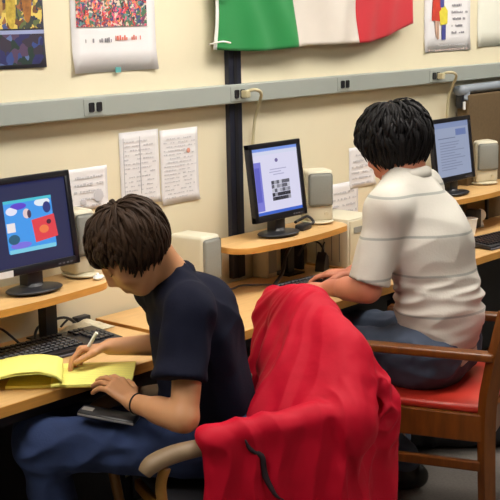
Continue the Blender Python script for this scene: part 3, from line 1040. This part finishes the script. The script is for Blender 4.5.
def hair(name, m, c, R, s_, parent, seed, rad, end, length, count, lockr=.007, lift=.010, crown=(-.35, 0, .94), fringe=None, cap_z=-.2, droop=.25, clump=.5):
    """a head of hair: many tapering locks that start on the scalp and follow the skull down, over a thin cap"""
    rnd = random.Random(seed)
    c = Vector(c) - parent.matrix_basis.translation
    mb = MB()
    cr = Vector(crown).normalized()
    A = Vector(rad)

    def surf(d, l):
        d = d.normalized()
        k = 1 / math.sqrt((d.x / A.x) ** 2 + (d.y / A.y) ** 2 + (d.z / A.z) ** 2)
        return d * (k + l)
    off = Vector((-.012, 0, .03))
    W = lambda p: c + (R @ ((p + off) * s_))
    # cap
    NU, NV = 40, 20
    rows = []
    for i in range(NU + 1):
        az = 2 * pi * i / NU
        el0 = end(abs((az + pi) % (2 * pi) - pi))
        row = []
        for j in range(NV + 1):
            el = pi / 2 + (el0 - pi / 2) * j / NV
            d = Vector((cos(az) * cos(el), sin(az) * cos(el), sin(el)))
            row.append(W(surf(d, .004 + .003 * noise.noise(d * 9) - (.006 if j == NV else 0))))
        rows.append(row)
    bm = mb.bm
    vv = [[bm.verts.new(p) for p in row] for row in rows]
    for i in range(NU):
        for j in range(NV):
            bm.faces.new((vv[i][j], vv[i + 1][j], vv[i + 1][j + 1], vv[i][j + 1]))
    done = 0
    while done < count:
        az = rnd.uniform(-pi, pi)
        el = math.asin(rnd.uniform(-.75, 1))
        e0 = end(abs(az))
        if el < e0:
            continue
        done += 1
        d = Vector((cos(az) * cos(el), sin(az) * cos(el), sin(el)))
        L = length(abs(az), el) * rnd.uniform(.8, 1.15)
        n = 8
        st = L / n
        l = lift * rnd.uniform(.3, 1.0)
        p = surf(d, l * .3)
        cl = noise.noise(d * 6 + Vector((seed, 0, 0))) * clump
        pts = [p.copy()]
        side = rnd.uniform(-.22, .22) + cl
        for k in range(n):
            dd = p.normalized()
            tng = (dd * dd.dot(cr) - cr)
            tng = tng - dd * tng.dot(dd)
            if tng.length < .05:
                tng = dd.cross(Vector((rnd.uniform(-1, 1), rnd.uniform(-1, 1), .1)))
            tng.normalize()
            tng = (tng + dd.cross(tng) * side).normalized()
            grav = R.inverted() @ Vector((0, 0, -1))
            step = (tng + grav * droop * (k / n)).normalized() * st
            p = p + step
            q = surf(p, l * (.4 + .8 * sin(pi * min(1, (k + 1) / n * .9))))
            if p.length < q.length or dd.z > -.25:
                p = q
            pts.append(p.copy())
        r0 = lockr * rnd.uniform(.7, 1.2)
        prof = [.5, .9, 1, 1, .95, .85, .7, .45, .12]
        rr = [r0 * f * s_ for f in prof]
        P = [W(x) for x in pts]
        nrm = (P[4] - c).normalized()
        # flattened lock
        rings = []
        for i, pp in enumerate(P):
            t = (P[min(i + 1, n)] - P[max(i - 1, 0)]).normalized()
            nn = (pp - (c + R @ (off * s_))).normalized()
            a = t.cross(nn).normalized()
            b = a.cross(t).normalized()
            rings.append([bm.verts.new(pp + a * cos(2 * pi * k / 6) * rr[i] + b * sin(2 * pi * k / 6) * rr[i] * .5) for k in range(6)])
        for i in range(n):
            for k in range(6):
                bm.faces.new((rings[i][k], rings[i][(k + 1) % 6], rings[i + 1][(k + 1) % 6], rings[i + 1][k]))
        bm.faces.new(rings[-1])
        bm.faces.new(rings[0][::-1])
    return mb.done(name, m, parent, smooth=True)


def lerp(a, b, t): return Vector(a) * (1 - t) + Vector(b) * t


# ------------------------------------------------------------------ the seated student
def student():
    root = thing('person', 'young person in navy polo and jeans, head bowed, writing on a yellow pad', 'person', (2.43, -.86, .46))
    F = N((-.90, .43, 0)); L = Vector((-F.y, F.x, 0))
    hip = Vector((2.44, -.865, .555)); waist = Vector((2.398, -.845, .70)); chest = Vector((2.365, -.825, .89)); neck = Vector((2.300, -.795, 1.035))
    Ls = Vector((2.245, -.925, .985)); Rs = Vector((2.385, -.655, .985))
    Le = Vector((2.14, -.985, .722)); Lw = Vector((2.140, -.795, .725))
    Re = Vector((2.475, -.635, .79)); Rw = Vector((2.318, -.510, .795))
    hc = Vector((2.190, -.757, 1.142))
    HF = N((-.76, .65, 0))
    hf = N(HF * cos(radians(44)) + Vector((0, 0, -1)) * sin(radians(44)))
    R = head_frame(hf, Vector((0, 0, 1)) + HF * .6)
    Lhip, Rhip = hip + L * .085, hip - L * .085
    Lk = Vector((2.035, -.515, .575)); Rk = Vector((2.13, -.40, .56))
    La = Vector((2.13, -.50, .14)); Ra = Vector((2.24, -.36, .13))
    b = Vol((1.85, -1.16, .0), (2.72, -.18, 1.34), .0042)
    T = head(b, hc, R, 1.0)
    b.cap(T(-.035, 0, -.05), neck, .050, .056, .02)
    b.cap(neck, chest, .062, .12, .03, flat=(F, .7))
    b.cap(Ls, Rs, .045, .045, .04)
    b.cap(chest, waist, .125, .115, .03, flat=(F, .68))
    b.cap(waist, hip, .115, .12, .03, flat=(F, .75))
    b.cap(Lhip, Rhip, .09, .09, .03)
    b.cap(Ls, Le, .046, .037, .02)
    b.cap(Le, Lw, .039, .026, .015)
    b.cap(lerp(Le, Lw, .15), lerp(Le, Lw, .5), .040, .036, .015)
    b.cap(Rs, Re, .046, .037, .02)
    b.cap(Re, Rw, .038, .025, .015)
    for h_, k_, a_ in ((Lhip, Lk, La), (Rhip, Rk, Ra)):
        b.cap(h_, k_, .075, .055, .02); b.cap(k_, a_, .052, .036, .02)
        b.cap(a_ + Vector((0, 0, -.06)), a_ + F * .13 + Vector((0, 0, -.09)), .04, .03, .02)
    # left hand resting on the near edge of the pad
    hand(b, Lw, (-.02, .80, .42), (.1, .5, -1), (1, -.1, .1), (.42, .40, .44, .50), .25, .98, spread=.09, topen=.75)
    # right hand closed on the pen
    tip = Vector((2.262, -.452, .752))
    hand(b, Rw, (-.74, .60, -.02), (-.25, -.3, -1), (-.55, -.75, .25), (.74, .84, 1.0, 1.1), .42, .98, spread=.0, topen=.50)
    body = vol_obj(b, 'body', M['skin_b'], root)
    # eyes and brows
    for y in (-1, 1):
        e = MB().ell(T(.0800, .031 * y, -.001) - root.location, (.0118,) * 3).done('eyelid', M['skin_b'], root, smooth=True)
        MB().tube([T(.086, .020 * y, -.006) - root.location, T(.0905, .031 * y, -.009) - root.location, T(.084, .042 * y, -.006) - root.location], [.001, .0016, .001], 6).done('eyelash', M['hair_b'], e, smooth=True)
        o = root.location
        MB().tube([T(.092, .014 * y, .022) - o, T(.090, .032 * y, .027) - o, T(.078, .048 * y, .022) - o], [.003, .0038, .0018], 6, flat=.6).done('eyebrow', M['hair_b'], root, smooth=True)

    def end(a):
        a = math.degrees(a)
        return radians(np.interp(a, [0, 40, 62, 75, 90, 105, 125, 180], [26, 20, 8, -4, -18, -40, -56, -60]))

    def length(a, el):
        a = math.degrees(a)
        return float(np.interp(a, [0, 40, 60, 85, 105, 130, 180], [.075, .060, .050, .075, .120, .125, .110]))
    hair('hair', M['hair_b'], hc, R, 1.015, root, 3, (.100, .081, .090), end, length, 1600, .0056, .018, crown=(-.45, .1, .9), droop=.6, clump=1.0)
    # polo shirt
    s = Vol((2.0, -1.14, .50), (2.70, -.45, 1.14), .0045)
    g = .014
    s.cap(neck + Vector((0, 0, -.005)), chest, .072, .135 + g, .04, flat=(F, .72))
    s.cap(Ls + Vector((0, 0, -.005)), Rs + Vector((0, 0, -.005)), .054 + g * .5, .054 + g * .5, .05)
    s.cap(lerp(neck, Ls, .25) + Vector((0, 0, .0)), Ls, .050, .050, .04)
    s.cap(lerp(neck, Rs, .25), Rs, .050, .050, .04)
    s.cap(chest, waist, .130 + g, .124 + g, .04, flat=(F, .70))
    s.cap(chest + F * .03, waist + F * .045, .10, .11, .04)
    s.cap(waist, hip, .120 + g, .126 + g, .03, flat=(F, .76))
    bk = chest - F * .03
    s.cap(bk + Vector((0, 0, .05)), waist - F * .01, .085, .085, .05)
    cutp = lerp(Ls, Le, .66); cutn = Le - Ls
    s.cap(Ls + F * .008, Le + F * .030, .062, .078, .03, cut=[(cutp, cutn)])
    cutp = lerp(Rs, Re, .7); cutn = Re - Rs
    s.cap(Rs, Re, .060, .060, .03, cut=[(cutp, cutn)])
    fo = creases(9, .0075, (1.1, 1.1, .8), 3.1)
    vol_obj(s, 'polo_shirt', M['navy'], root, fo, 3)
    # collar
    cc = MB()
    o = root.location
    ring = []
    up_ = N(neck - chest)
    for k in range(29):
        a = radians(-165 + 330 * k / 28)
        ring.append((neck + Vector((0, 0, .016)) - F * (cos(a) * .062) * 1 + L * sin(a) * .062 + up_ * (.022 * cos(a) + .0)) - o)
    cc.tube(ring, .013, 8, sub=1, flat=1.5)
    cc.done('collar', M['navy'], root, smooth=True)
    # jeans
    j = Vol((1.88, -1.12, .02), (2.66, -.22, .74), .0048)
    j.cap(Lhip, Rhip, .112, .112, .04)
    j.cap(hip, waist + Vector((0, 0, -.05)), .13, .128, .03, flat=(F, .8))
    for h_, k_, a_ in ((Lhip, Lk, La), (Rhip, Rk, Ra)):
        j.cap(h_, k_, .094, .074, .03)
        j.cap(k_, a_, .072, .058, .03, cut=[(a_ + Vector((0, 0, -.035)), (0, 0, -1))])
    fj = creases(10, .008, (1, 1, 1.1), 7.7)
    vol_obj(j, 'jeans', M['jeans'], root, fj, 3)
    for a_ in (La, Ra):
        sh = Vol(a_ - Vector((.22, .2, .15)), a_ + Vector((.2, .25, .06)), .005)
        q = Vector((a_.x, a_.y, .05))
        sh.cap(q - F * .045 + Vector((0, 0, .005)), q + F * .02 + Vector((0, 0, .005)), .042, .044, .02)
        sh.cap(q, q + F * .15 + Vector((0, 0, -.012)), .044, .034, .02)
        sh.cap(q + Vector((0, 0, .0)), q + Vector((0, 0, .045)), .042, .042, .02)
        sh.plane((0, 0, .004), (0, 0, -1))
        vol_obj(sh, 'shoe', M['shoe'], root)
    # bracelet
    wd = N(Lw - Le)
    a = wd.cross(Vector((0, 0, 1))).normalized(); bb = a.cross(wd)
    pc = lerp(Le, Lw, .93)
    MB().tube([pc + a * cos(t * pi / 12) * .0285 + bb * sin(t * pi / 12) * .0285 - o for t in range(25)], .0022, 6, sub=1).done('bracelet', M['black'], root, smooth=True)
    return root


student()


# ------------------------------------------------------------------ the man at the middle monitor
def man():
    root = thing('person', 'black haired person in cream striped short sleeved shirt typing, back to us', 'person', (3.52, -.9, .46))
    F = N((-.16, .98, 0)); L = Vector((-F.y, F.x, 0))
    hip = Vector((3.515, -.885, .585)); waist = Vector((3.515, -.90, .74)); chest = Vector((3.495, -.855, .98)); neck = Vector((3.455, -.80, 1.185))
    Ls = Vector((3.312, -.822, 1.105)); Rs = Vector((3.635, -.745, 1.125))
    Le = Vector((3.245, -.785, .835)); Lw = Vector((3.318, -.562, .797))
    Re = Vector((3.69, -.60, .87)); Rw = Vector((3.555, -.492, .80))
    hc = Vector((3.450, -.752, 1.304))
    hf = N(Vector((-.10, .95, 0)) + Vector((0, 0, -.42)))
    R = head_frame(hf, Vector((0, 0, 1)))
    Lhip, Rhip = hip + L * .10, hip - L * .10
    Lk = Lhip + Vector((-.12, .44, -.02)); Rk = Rhip + Vector((-.02, .45, -.02))
    La = Vector((3.56, -.72, .12)); Ra = Vector((3.74, -.56, .12))
    b = Vol((3.05, -1.14, .0), (3.92, -.22, 1.50), .0045)
    T = head(b, hc, R, 1.04)
    b.cap(T(-.03, 0, -.05), neck, .060, .068, .02)
    b.cap(neck, chest, .08, .145, .03, flat=(F, .75))
    b.cap(Ls, Rs, .052, .052, .04)
    b.cap(chest, waist, .145, .12, .03, flat=(F, .8))
    b.cap(waist, hip, .12, .115, .03, flat=(F, .8))
    b.cap(Lhip, Rhip, .10, .10, .03)
    for s0, e0, w0 in ((Ls, Le, Lw), (Rs, Re, Rw)):
        b.cap(s0, e0, .054, .044, .02); b.cap(e0, w0, .047, .029, .015)
        b.cap(lerp(e0, w0, .15), lerp(e0, w0, .5), .046, .041, .015)
    for h_, k_, a_ in ((Lhip, Lk, La), (Rhip, Rk, Ra)):
        b.cap(h_, k_, .085, .06, .02); b.cap(k_, a_, .055, .038, .02)
        b.cap(a_ + Vector((0, 0, -.05)), a_ + F * .12 + Vector((0, 0, -.085)), .04, .03, .02)
    hand(b, Lw, (-.10, .97, -.06), (0, 0, -1), (1, .1, 0), (.28, .30, .34, .40), .2, 1.05, spread=.07, topen=.6)
    hand(b, Rw, (-.28, .95, -.06), (0, 0, -1), (-1, -.1, 0), (.28, .30, .34, .40), .2, 1.05, spread=.07, topen=.6)
    vol_obj(b, 'body', M['skin_m'], root)
    o = root.location
    for y in (-1, 1):
        e = MB().ell(T(.0795, .031 * y, -.001) - o, (.012,) * 3).done('eye', M['eyew'], root, smooth=True)
        MB().ell(T(.088, .031 * y, -.002) - o, (.0055,) * 3).done('iris', M['eye'], e, smooth=True)
        MB().tube([T(.092, .014 * y, .022) - o, T(.090, .032 * y, .027) - o, T(.078, .048 * y, .022) - o], [.003, .004, .002], 6, flat=.6).done('eyebrow', M['hair_m'], root, smooth=True)

    def end(a):
        a = math.degrees(a)
        return radians(np.interp(a, [0, 40, 60, 80, 100, 130, 180], [30, 22, -10, -30, -38, -52, -56]))

    def length(a, el):
        return float(np.interp(math.degrees(a), [0, 50, 90, 120, 180], [.07, .075, .08, .10, .105]))
    hair('hair', M['hair_m'], hc, R, 1.09, root, 11, (.102, .085, .092), end, length, 1700, .0060, .026, crown=(-.3, 0, .95), droop=.3, clump=.8)
    # striped shirt
    s = Vol((3.05, -1.2, .50), (3.95, -.5, 1.30), .0048)
    g = .014
    s.cap(neck + Vector((0, -.005, -.01)), chest, .084, .150 + g, .04, flat=(F, .76))
    s.cap(Ls, Rs, .062 + g * .5, .062 + g * .5, .06)
    s.cap(lerp(neck, Ls, .2), Ls, .060, .060, .05)
    s.cap(lerp(neck, Rs, .2), Rs, .060, .060, .05)
    s.cap(chest, waist, .154 + g, .150 + g, .05, flat=(F, .78))
    s.cap(waist, hip, .152 + g, .150 + g, .04, flat=(F, .84))
    s.cap(neck - F * .03 + Vector((0, 0, -.05)), chest - F * .05, .07, .10, .06)
    s.cap(chest - F * .03, waist - F * .02, .11, .12, .05)
    cutp = lerp(Ls, Le, .90)
    s.cap(Ls, Le, .066, .070, .035, cut=[(cutp, Le - Ls)])
    cutp = lerp(Rs, Re, .85)
    s.cap(Rs, Re, .068, .072, .03, cut=[(cutp, Re - Rs)])
    s.plane((3.5, -.9, .553), (0, -.0, -1), .006)
    c1 = creases(7, .006, (1, 1, 1.0), 1.7)
    c2 = creases(7, .016, (.55, .8, 2.6), 5.2)

    def fo(p, n):
        t = max(0., min(1., (.93 - p.z) / .16))
        t = t * t * (3 - 2 * t)
        return c1(p, n) * (1 - t) + c2(p, n) * t * .9
    vol_obj(s, 'striped_shirt', M['striped'], root, fo, 3)
    cc = MB()
    ring = []
    for k in range(33):
        a = radians(-165 + 330 * k / 32)
        ring.append((neck + Vector((0, 0, .016)) - F * (cos(a) * .074) + L * sin(a) * .074 + Vector((0, 0, .016 * cos(a)))) - o)
    cc.tube(ring, .013, 8, sub=1, flat=1.7)
    cc.done('collar', M['striped'], root, smooth=True)
    j = Vol((3.10, -1.15, .04), (3.92, -.28, .72), .005)
    j.cap(Lhip, Rhip, .125, .125, .04)
    j.cap(hip, hip + Vector((0, 0, .06)), .150, .145, .03, flat=(F, .86))
    for h_, k_, a_ in ((Lhip, Lk, La), (Rhip, Rk, Ra)):
        j.cap(h_ + Vector((0, 0, -.01)), k_, .108, .078, .03)
        j.cap(k_, a_, .075, .062, .03, cut=[(a_ + Vector((0, 0, -.03)), (0, 0, -1))])
    j.plane((0, 0, .472), (0, 0, 1), .01) if False else None
    vol_obj(j, 'jeans', M['jeans_m'], root, creases(10, .009, (1, 1, 1.2), 2.2), 3)
    for a_, hd in ((La, N((-.55, .85, 0))), (Ra, N((.1, 1, 0)))):
        q = Vector((a_.x, a_.y, .055))
        sh = Vol(q - Vector((.22, .2, .055)), q + Vector((.22, .25, .12)), .005)
        sh.cap(q - hd * .05, q + hd * .02, .046, .047, .02)
        sh.cap(q, q + hd * .15 + Vector((0, 0, -.012)), .047, .038, .02)
        sh.cap(q, q + Vector((0, 0, .05)), .046, .046, .02)
        sh.plane((0, 0, .004), (0, 0, -1))
        vol_obj(sh, 'shoe', M['shoe'], root)
    return root


man()

# ------------------------------------------------------------------ the man's wooden armchair (local: faces +y)
def wooden_chair():
    t = thing('wooden_armchair', 'brown wooden armchair with red vinyl seat under the man typing', 'chair', (3.522, -.902, 0), math.atan2(.305, .952))
    W_ = M['chairwood']
    for sx in (-1, 1):
        x = sx * .265
        # rear post, raked above the seat
        MB().tube([(x, -.235, 0), (x, -.225, .43), (x, -.245, .60), (x, -.285, .80)], [.026, .028, .029, .027], 4, sub=5, upv=(0, 1, .0), flat=1.1).done('rear_leg', W_, t)
        MB().box((x - .022, .205, 0), (x + .022, .25, .636), .005).done('front_leg', W_, t)
        MB().box((x - .027, -.25, .634), (x + .027, .27, .663), .009, seg=3).done('arm', W_, t)
        MB().box((x - .012, -.21, .355), (x + .012, .21, .449), .004).done('side_rail', W_, t)
        MB().box((x - .011, -.21, .252), (x + .011, .21, .286), .005).done('stretcher', W_, t)
    MB().box((-.245, .215, .355), (.245, .24, .449), .004).done('front_rail', W_, t)
    MB().box((-.245, -.235, .355), (.245, -.21, .449), .004).done('rear_rail', W_, t)
    MB().box((-.262, -.225, .447), (.262, .235, .477), .013, seg=3).done('seat', M['redvinyl'], t, auto=50)
    R = Matrix.Translation((0, -.262, .68)) @ Matrix.Rotation(radians(11), 4, 'X')
    MB().box((-.243, -.012, .075), (.243, .012, .115), .006, mtx=R).done('top_rail', W_, t)
    MB().box((-.24, -.018, -.075), (.24, .018, .075), .010, seg=3, mtx=R).done('backrest', M['redvinyl'], t, auto=50)
    return t


wooden_chair()

# ------------------------------------------------------------------ the student's armchair (local: faces +y)
def bent_chair():
    f = Vector((-.90, .436))
    t = thing('bentwood_armchair', 'armchair of the writing student with curved taupe arm, hung with a red jacket', 'chair', (2.424, -.913, 0), math.atan2(-f.x, f.y))
    W_ = M['archwood']
    for sx in (-1, 1):
        x = sx * .25
        # arm sweeping back level, drooping at the front
        MB().tube([(x, -.23, .660), (x, -.05, .660), (x, .16, .658), (x, .27, .652), (x, .335, .634), (x, .358, .612)], [.024, .026, .028, .030, .030, .022], 14, sub=6, flat=.78, upv=(0, .05, 1)).done('arm', M['khaki'], t, smooth=True)
        MB().tube([(x, .30, .618), (x, .315, .56), (x, .295, .42), (x, .27, .24), (x, .26, 0)], [.014, .015, .016, .016, .015], 10, sub=6).done('front_leg', W_, t, smooth=True)
        MB().tube([(x * .93, -.22, 0), (x * .93, -.22, .40), (x * .93, -.235, .62), (x * .86, -.262, .74)], [.016, .017, .017, .015], 10, sub=6).done('rear_leg', W_, t, smooth=True)
        MB().tube([(x, .27, .30), (x * .97, .0, .31), (x * .93, -.22, .30)], .011, 8).done('stretcher', W_, t, smooth=True)
        MB().tube([(x, -.23, .655), (x * .95, -.238, .635)], .014, 8, sub=1).done('arm_joint', W_, t, smooth=True)
    MB().box((-.22, -.21, .405), (.22, .23, .445), .016, seg=3).done('seat', M['seatdark'], t, auto=50)
    MB().box((-.23, -.22, .370), (.23, .24, .405), .005).done('seat_frame', W_, t)
    R = Matrix.Translation((0, -.255, .70)) @ Matrix.Rotation(radians(10), 4, 'X')
    MB().box((-.20, -.012, -.12), (.18, .012, .07), .010, seg=3, mtx=R).done('backrest', M['khaki'], t, auto=50)
    return t


bent_chair()


# ------------------------------------------------------------------ red jacket over the chair back
ZIP = (Vector((2.222, -1.125, .685)), Vector((2.285, -1.19, .50)))


def jacket():
    t = thing('red_jacket', 'crumpled bright red nylon jacket draped over the back and arm of the student\'s chair', 'jacket', (2.70, -.95, .45))
    v = Vol((2.08, -1.45, .10), (3.06, -.58, 1.02), .0046)
    RR = Vector((2.815, -.735, .872)); RL = Vector((2.635, -1.135, .812)); MID = lerp(RR, RL, .48) + Vector((0, 0, .045))
    out = N((.90, -.436, 0)); al = N(RL - RR)
    lf = Vector((-.436, -.9, 0)); fd = Vector((-.9, .436, 0))

    def slab(p00, p01, p10, p11, r, n=9, k=.03, r2=None):
        """sheet of cloth between a top edge p00-p01 and a bottom edge p10-p11"""
        for i in range(n):
            u = i / (n - 1)
            v.cap(lerp(p00, p01, u), lerp(p10, p11, u), r, r2 or r, k)
    v.cap(RR, MID, .048, .062, .03)
    v.cap(MID, RL, .062, .056, .04)
    Zm = lambda p, z: Vector((p.x, p.y, z))
    a0, a1 = RR + out * .02 + Vector((0, 0, -.03)), RL + out * .02 + Vector((0, 0, -.03))
    b0, b1 = Zm(RR + out * .07, .58), Zm(RL + out * .08, .58)
    c0, c1 = Zm(RR + out * .07 + al * .08, .15), Zm(RL + out * .06, .15)
    slab(a0, a1, b0, b1, .052, 9, .04, .055)
    slab(b0, b1, c0, c1, .055, 9, .04)
    # puffed sleeve head gathered at the near corner, sleeve hanging below
    pc = Vector((2.672, -1.18, .665))
    v.cap(RL + out * .03 + Vector((0, 0, -.05)), pc, .060, .080, .05)
    v.cap(pc, pc + Vector((.005, .0, -.08)), .082, .080, .05)
    v.cap(pc + Vector((.0, 0, -.08)), Vector((2.665, -1.20, .12)), .080, .058, .04)
    # cloth on the sitter's side
    slab(RR - out * .025 + Vector((0, 0, -.04)), RL - out * .03 + Vector((0, 0, -.03)), Vector((2.610, -.775, .42)), Vector((2.50, -1.10, .42)), .042, 9, .03, .044)
    # front panel thrown over the near arm
    A0 = Vector((2.50, -1.235, .69)); A1 = Vector((2.165, -1.05, .682))
    A0 = Vector((2.424, -.913, .69)) + lf * .262 - fd * .20
    A1 = Vector((2.424, -.913, .682)) + lf * .262 + fd * .182
    v.cap(A0, A1, .044, .038, .03)
    slab(A0 + lf * .02, A1 + lf * .012, A0 + lf * .05 + Vector((0, 0, -.55)), A1 + lf * .03 + Vector((0, 0, -.55)), .028, 11, .02, .034)
    v.cap(RL + Vector((0, 0, -.05)), A0 + Vector((0, 0, -.03)), .058, .06, .05)
    slab(RL + out * .02 + Vector((0, 0, -.1)), A0 + Vector((0, 0, -.05)), RL + out * .03 + Vector((0, 0, -.7)), A0 + lf * .05 + Vector((0, 0, -.55)), .055, 5, .05)
    # deep gathers: mouth of the sleeve, and the slit between panel and back
    v.ell(pc + Vector((-.070, -.058, .010)), (.045, .040, .034), None, .02, 's')
    # big flap sweeping from the hump down over the near arm
    slab(lerp(RR, MID, .5), MID + Vector((-.01, -.02, 0)), Vector((2.440, -.995, .62)), Vector((2.47, -1.12, .66)), .040, 8, .04, .045)
    slab(MID, RL, Vector((2.47, -1.12, .66)), A0 + fd * -.03 + Vector((0, 0, -.04)), .050, 8, .05, .055)
    v.cap(A0 + lf * .062 + fd * .06 + Vector((0, 0, .0)), A0 + lf * .095 - fd * .05 + Vector((0, 0, -.30)), .010, .020, .02, op='s')

    def ridge(x):
        x = x - math.floor(x)
        return (1 - abs(2 * x - 1)) ** 1.4

    def fold(p, n):
        s_ = (p - RR).dot(al)
        dz = max(0., .90 - p.z)
        wob = .055 * noise.noise(Vector((p.x * 3, p.y * 3, p.z * 2.5))) + .03 * noise.noise(p * 7)
        panel = max(0., min(1., min((p - A0).dot(fd) + .02, (p - A0).dot(lf) + .045) / .04))
        # long folds fanning out from the top of the hump
        sm = (p - MID).dot(al)
        th = math.atan2(sm + wob * .9, (MID.z + .16 - p.z))
        f1 = ridge(th / .42 + .25 + .5 * wob)
        f3 = ridge(th / .17 + .6 + 1.2 * wob)
        q_ = (p - A0).dot(fd)
        f2 = ridge((q_ + wob * 1.3 + .02 * sin(q_ * 23)) / .088)
        amp = min(1., .2 + dz * 2.6)
        d = ((f1 - .45) * .036 + (f3 - .45) * .013) * amp * (1 - panel) + (f2 - .45) * .026 * panel * min(1, .2 + dz * 1.2)
        dd = (p - pc)
        near = math.exp(-(dd.length / .12) ** 2)
        d = d * (1 - .7 * near) + near * .026 * (1 - 2.4 * abs(noise.noise(Vector((p.x * 15, p.y * 15, p.z * 15)))))
        return d + .0022 * noise.noise(p * 24)
    o = vol_obj(v, 'shell', M['jacket'], t, fold, 1)
    # open zip edge lying on the cloth above the arm panel
    from mathutils.bvhtree import BVHTree
    base = Vector(t.location)
    bv = BVHTree.FromPolygons([x.co.copy() for x in o.data.vertices], [tuple(pp.vertices) for pp in o.data.polygons])
    pts = []
    for k in range(9):
        u = k / 8
        g = lerp(ZIP[0], ZIP[1], u) + Vector((0, 0, -.012 * sin(pi * u))) - base
        c, n, _, _ = bv.find_nearest(g)
        pts.append(c + n * .001)
    MB().tube(pts, [.002, .006, .008, .009, .009, .008, .007, .005, .002], 8, sub=3).done('zip_edge', M['lining'], t, smooth=True)
    return t


jacket()


# ------------------------------------------------------------------ yellow pad, pen, phone
def pad():
    U = N((.68, -.73, 0))
    V = Vector((-U.y, U.x, 0))
    c = Vector((2.184, -.493, .7315))
    t = thing('legal_pad', 'yellow ruled legal pad with its pages curled over, on the left table edge', 'notepad', c, math.atan2(U.y, U.x))
    hu, hv = .178, .108
    MB().box((-hu, -hv, 0), (hu, hv, .010), .001).done('page_block', [M['legal']], t)
    MB().box((-hu, -hv - .0005, 0), (hu, hv + .0005, .003)).done('backing_card', M['legal2'], t)
    mb = MB()
    for k in range(11):
        y = -hv + .02 + k * .0175
        mb.box((-hu + .01, y, .0101), (hu - .004, y + .0008, .0103))
    mb.done('ruled_lines', M['legalline'], t)
    # written pages folded over the bound end
    def page(dz, grow, nm, m_):
        def fn(u, v):
            # u runs along the curled sheets: from the crease on the pad, up and over to the left
            s_ = u
            pts = [(-.045, .013), (-.020, .016), (-.012, .026), (-.028, .040), (-.075, .052), (-.14, .050), (-.20, .038), (-.27, .022), (-.33, .012), (-.40, .006)]
            f = s_ * (len(pts) - 1); i = min(int(f), len(pts) - 2); q = f - i
            x = pts[i][0] + (pts[i + 1][0] - pts[i][0]) * q
            z = pts[i][1] + (pts[i + 1][1] - pts[i][1]) * q
            yy = -hv - .035 + (2 * hv + .05) * v
            z *= .78 + grow + .28 * sin(v * 3.0 + 1) + .1 * noise.noise(Vector((x * 9, yy * 9, dz * 50)))
            x -= .03 * v
            return Vector((x, yy, z + dz))
        MB().grid(fn, 45, 12).done(nm, m_, t, smooth=True, solid=.0008)
    page(0, 0, 'turned_page', M['legal'])
    page(.004, .03, 'turned_page', M['legal'])
    return t


pad()
t = thing('pen', 'white and clear ballpoint pen held in the writing student\'s right hand', 'pen', (2.232, -.455, .7435))
a, b_ = Vector((0, 0, 0)), Vector((.030, -.062, .108))
d_ = (b_ - a).normalized()
MB().cyl(a + d_ * .010, a + d_ * .094, .0048, .0050, 14).done('barrel', M['penw'], t, auto=40)
MB().cyl(a, a + d_ * .010, .001, .0042, 12).done('tip', M['silver'], t, auto=40)
MB().cyl(a + d_ * .094, b_, .0055, .0052, 14).done('cap', M['white'], t, auto=40)
MB().box((-.001, -.003, .105), (.003, .003, .14), mtx=Matrix.Translation(d_ * .0 + Vector((.036, -.036, 0)) * .2)).done('clip', M['silver'], t) if False else None

t = thing('mobile_phone', 'dark phone with a silver edge lying on the student\'s thigh', 'phone', (2.132, -.700, .672), 0)
t.rotation_euler = (radians(8), radians(6), math.atan2(-.90, .42))
MB().box((-.085, -.026, -.008), (.085, .026, .008), .006, seg=3).done('body', M['gloss'], t, auto=50)
MB().box((-.083, -.0275, -.003), (.083, .0275, .003), .0015).done('edge_trim', M['silver'], t)
MB().box((-.078, -.010, .008), (-.045, .010, .0088), .0003).done('silver_panel', M['silver'], t)

t = thing('dark_filler_bag', 'low black bag shape added to darken the floor beyond the red seated armchair', 'bag', (4.02, -.57, 0), radians(-46))  # made-up bag, added to fill the dark gap seen below the chair
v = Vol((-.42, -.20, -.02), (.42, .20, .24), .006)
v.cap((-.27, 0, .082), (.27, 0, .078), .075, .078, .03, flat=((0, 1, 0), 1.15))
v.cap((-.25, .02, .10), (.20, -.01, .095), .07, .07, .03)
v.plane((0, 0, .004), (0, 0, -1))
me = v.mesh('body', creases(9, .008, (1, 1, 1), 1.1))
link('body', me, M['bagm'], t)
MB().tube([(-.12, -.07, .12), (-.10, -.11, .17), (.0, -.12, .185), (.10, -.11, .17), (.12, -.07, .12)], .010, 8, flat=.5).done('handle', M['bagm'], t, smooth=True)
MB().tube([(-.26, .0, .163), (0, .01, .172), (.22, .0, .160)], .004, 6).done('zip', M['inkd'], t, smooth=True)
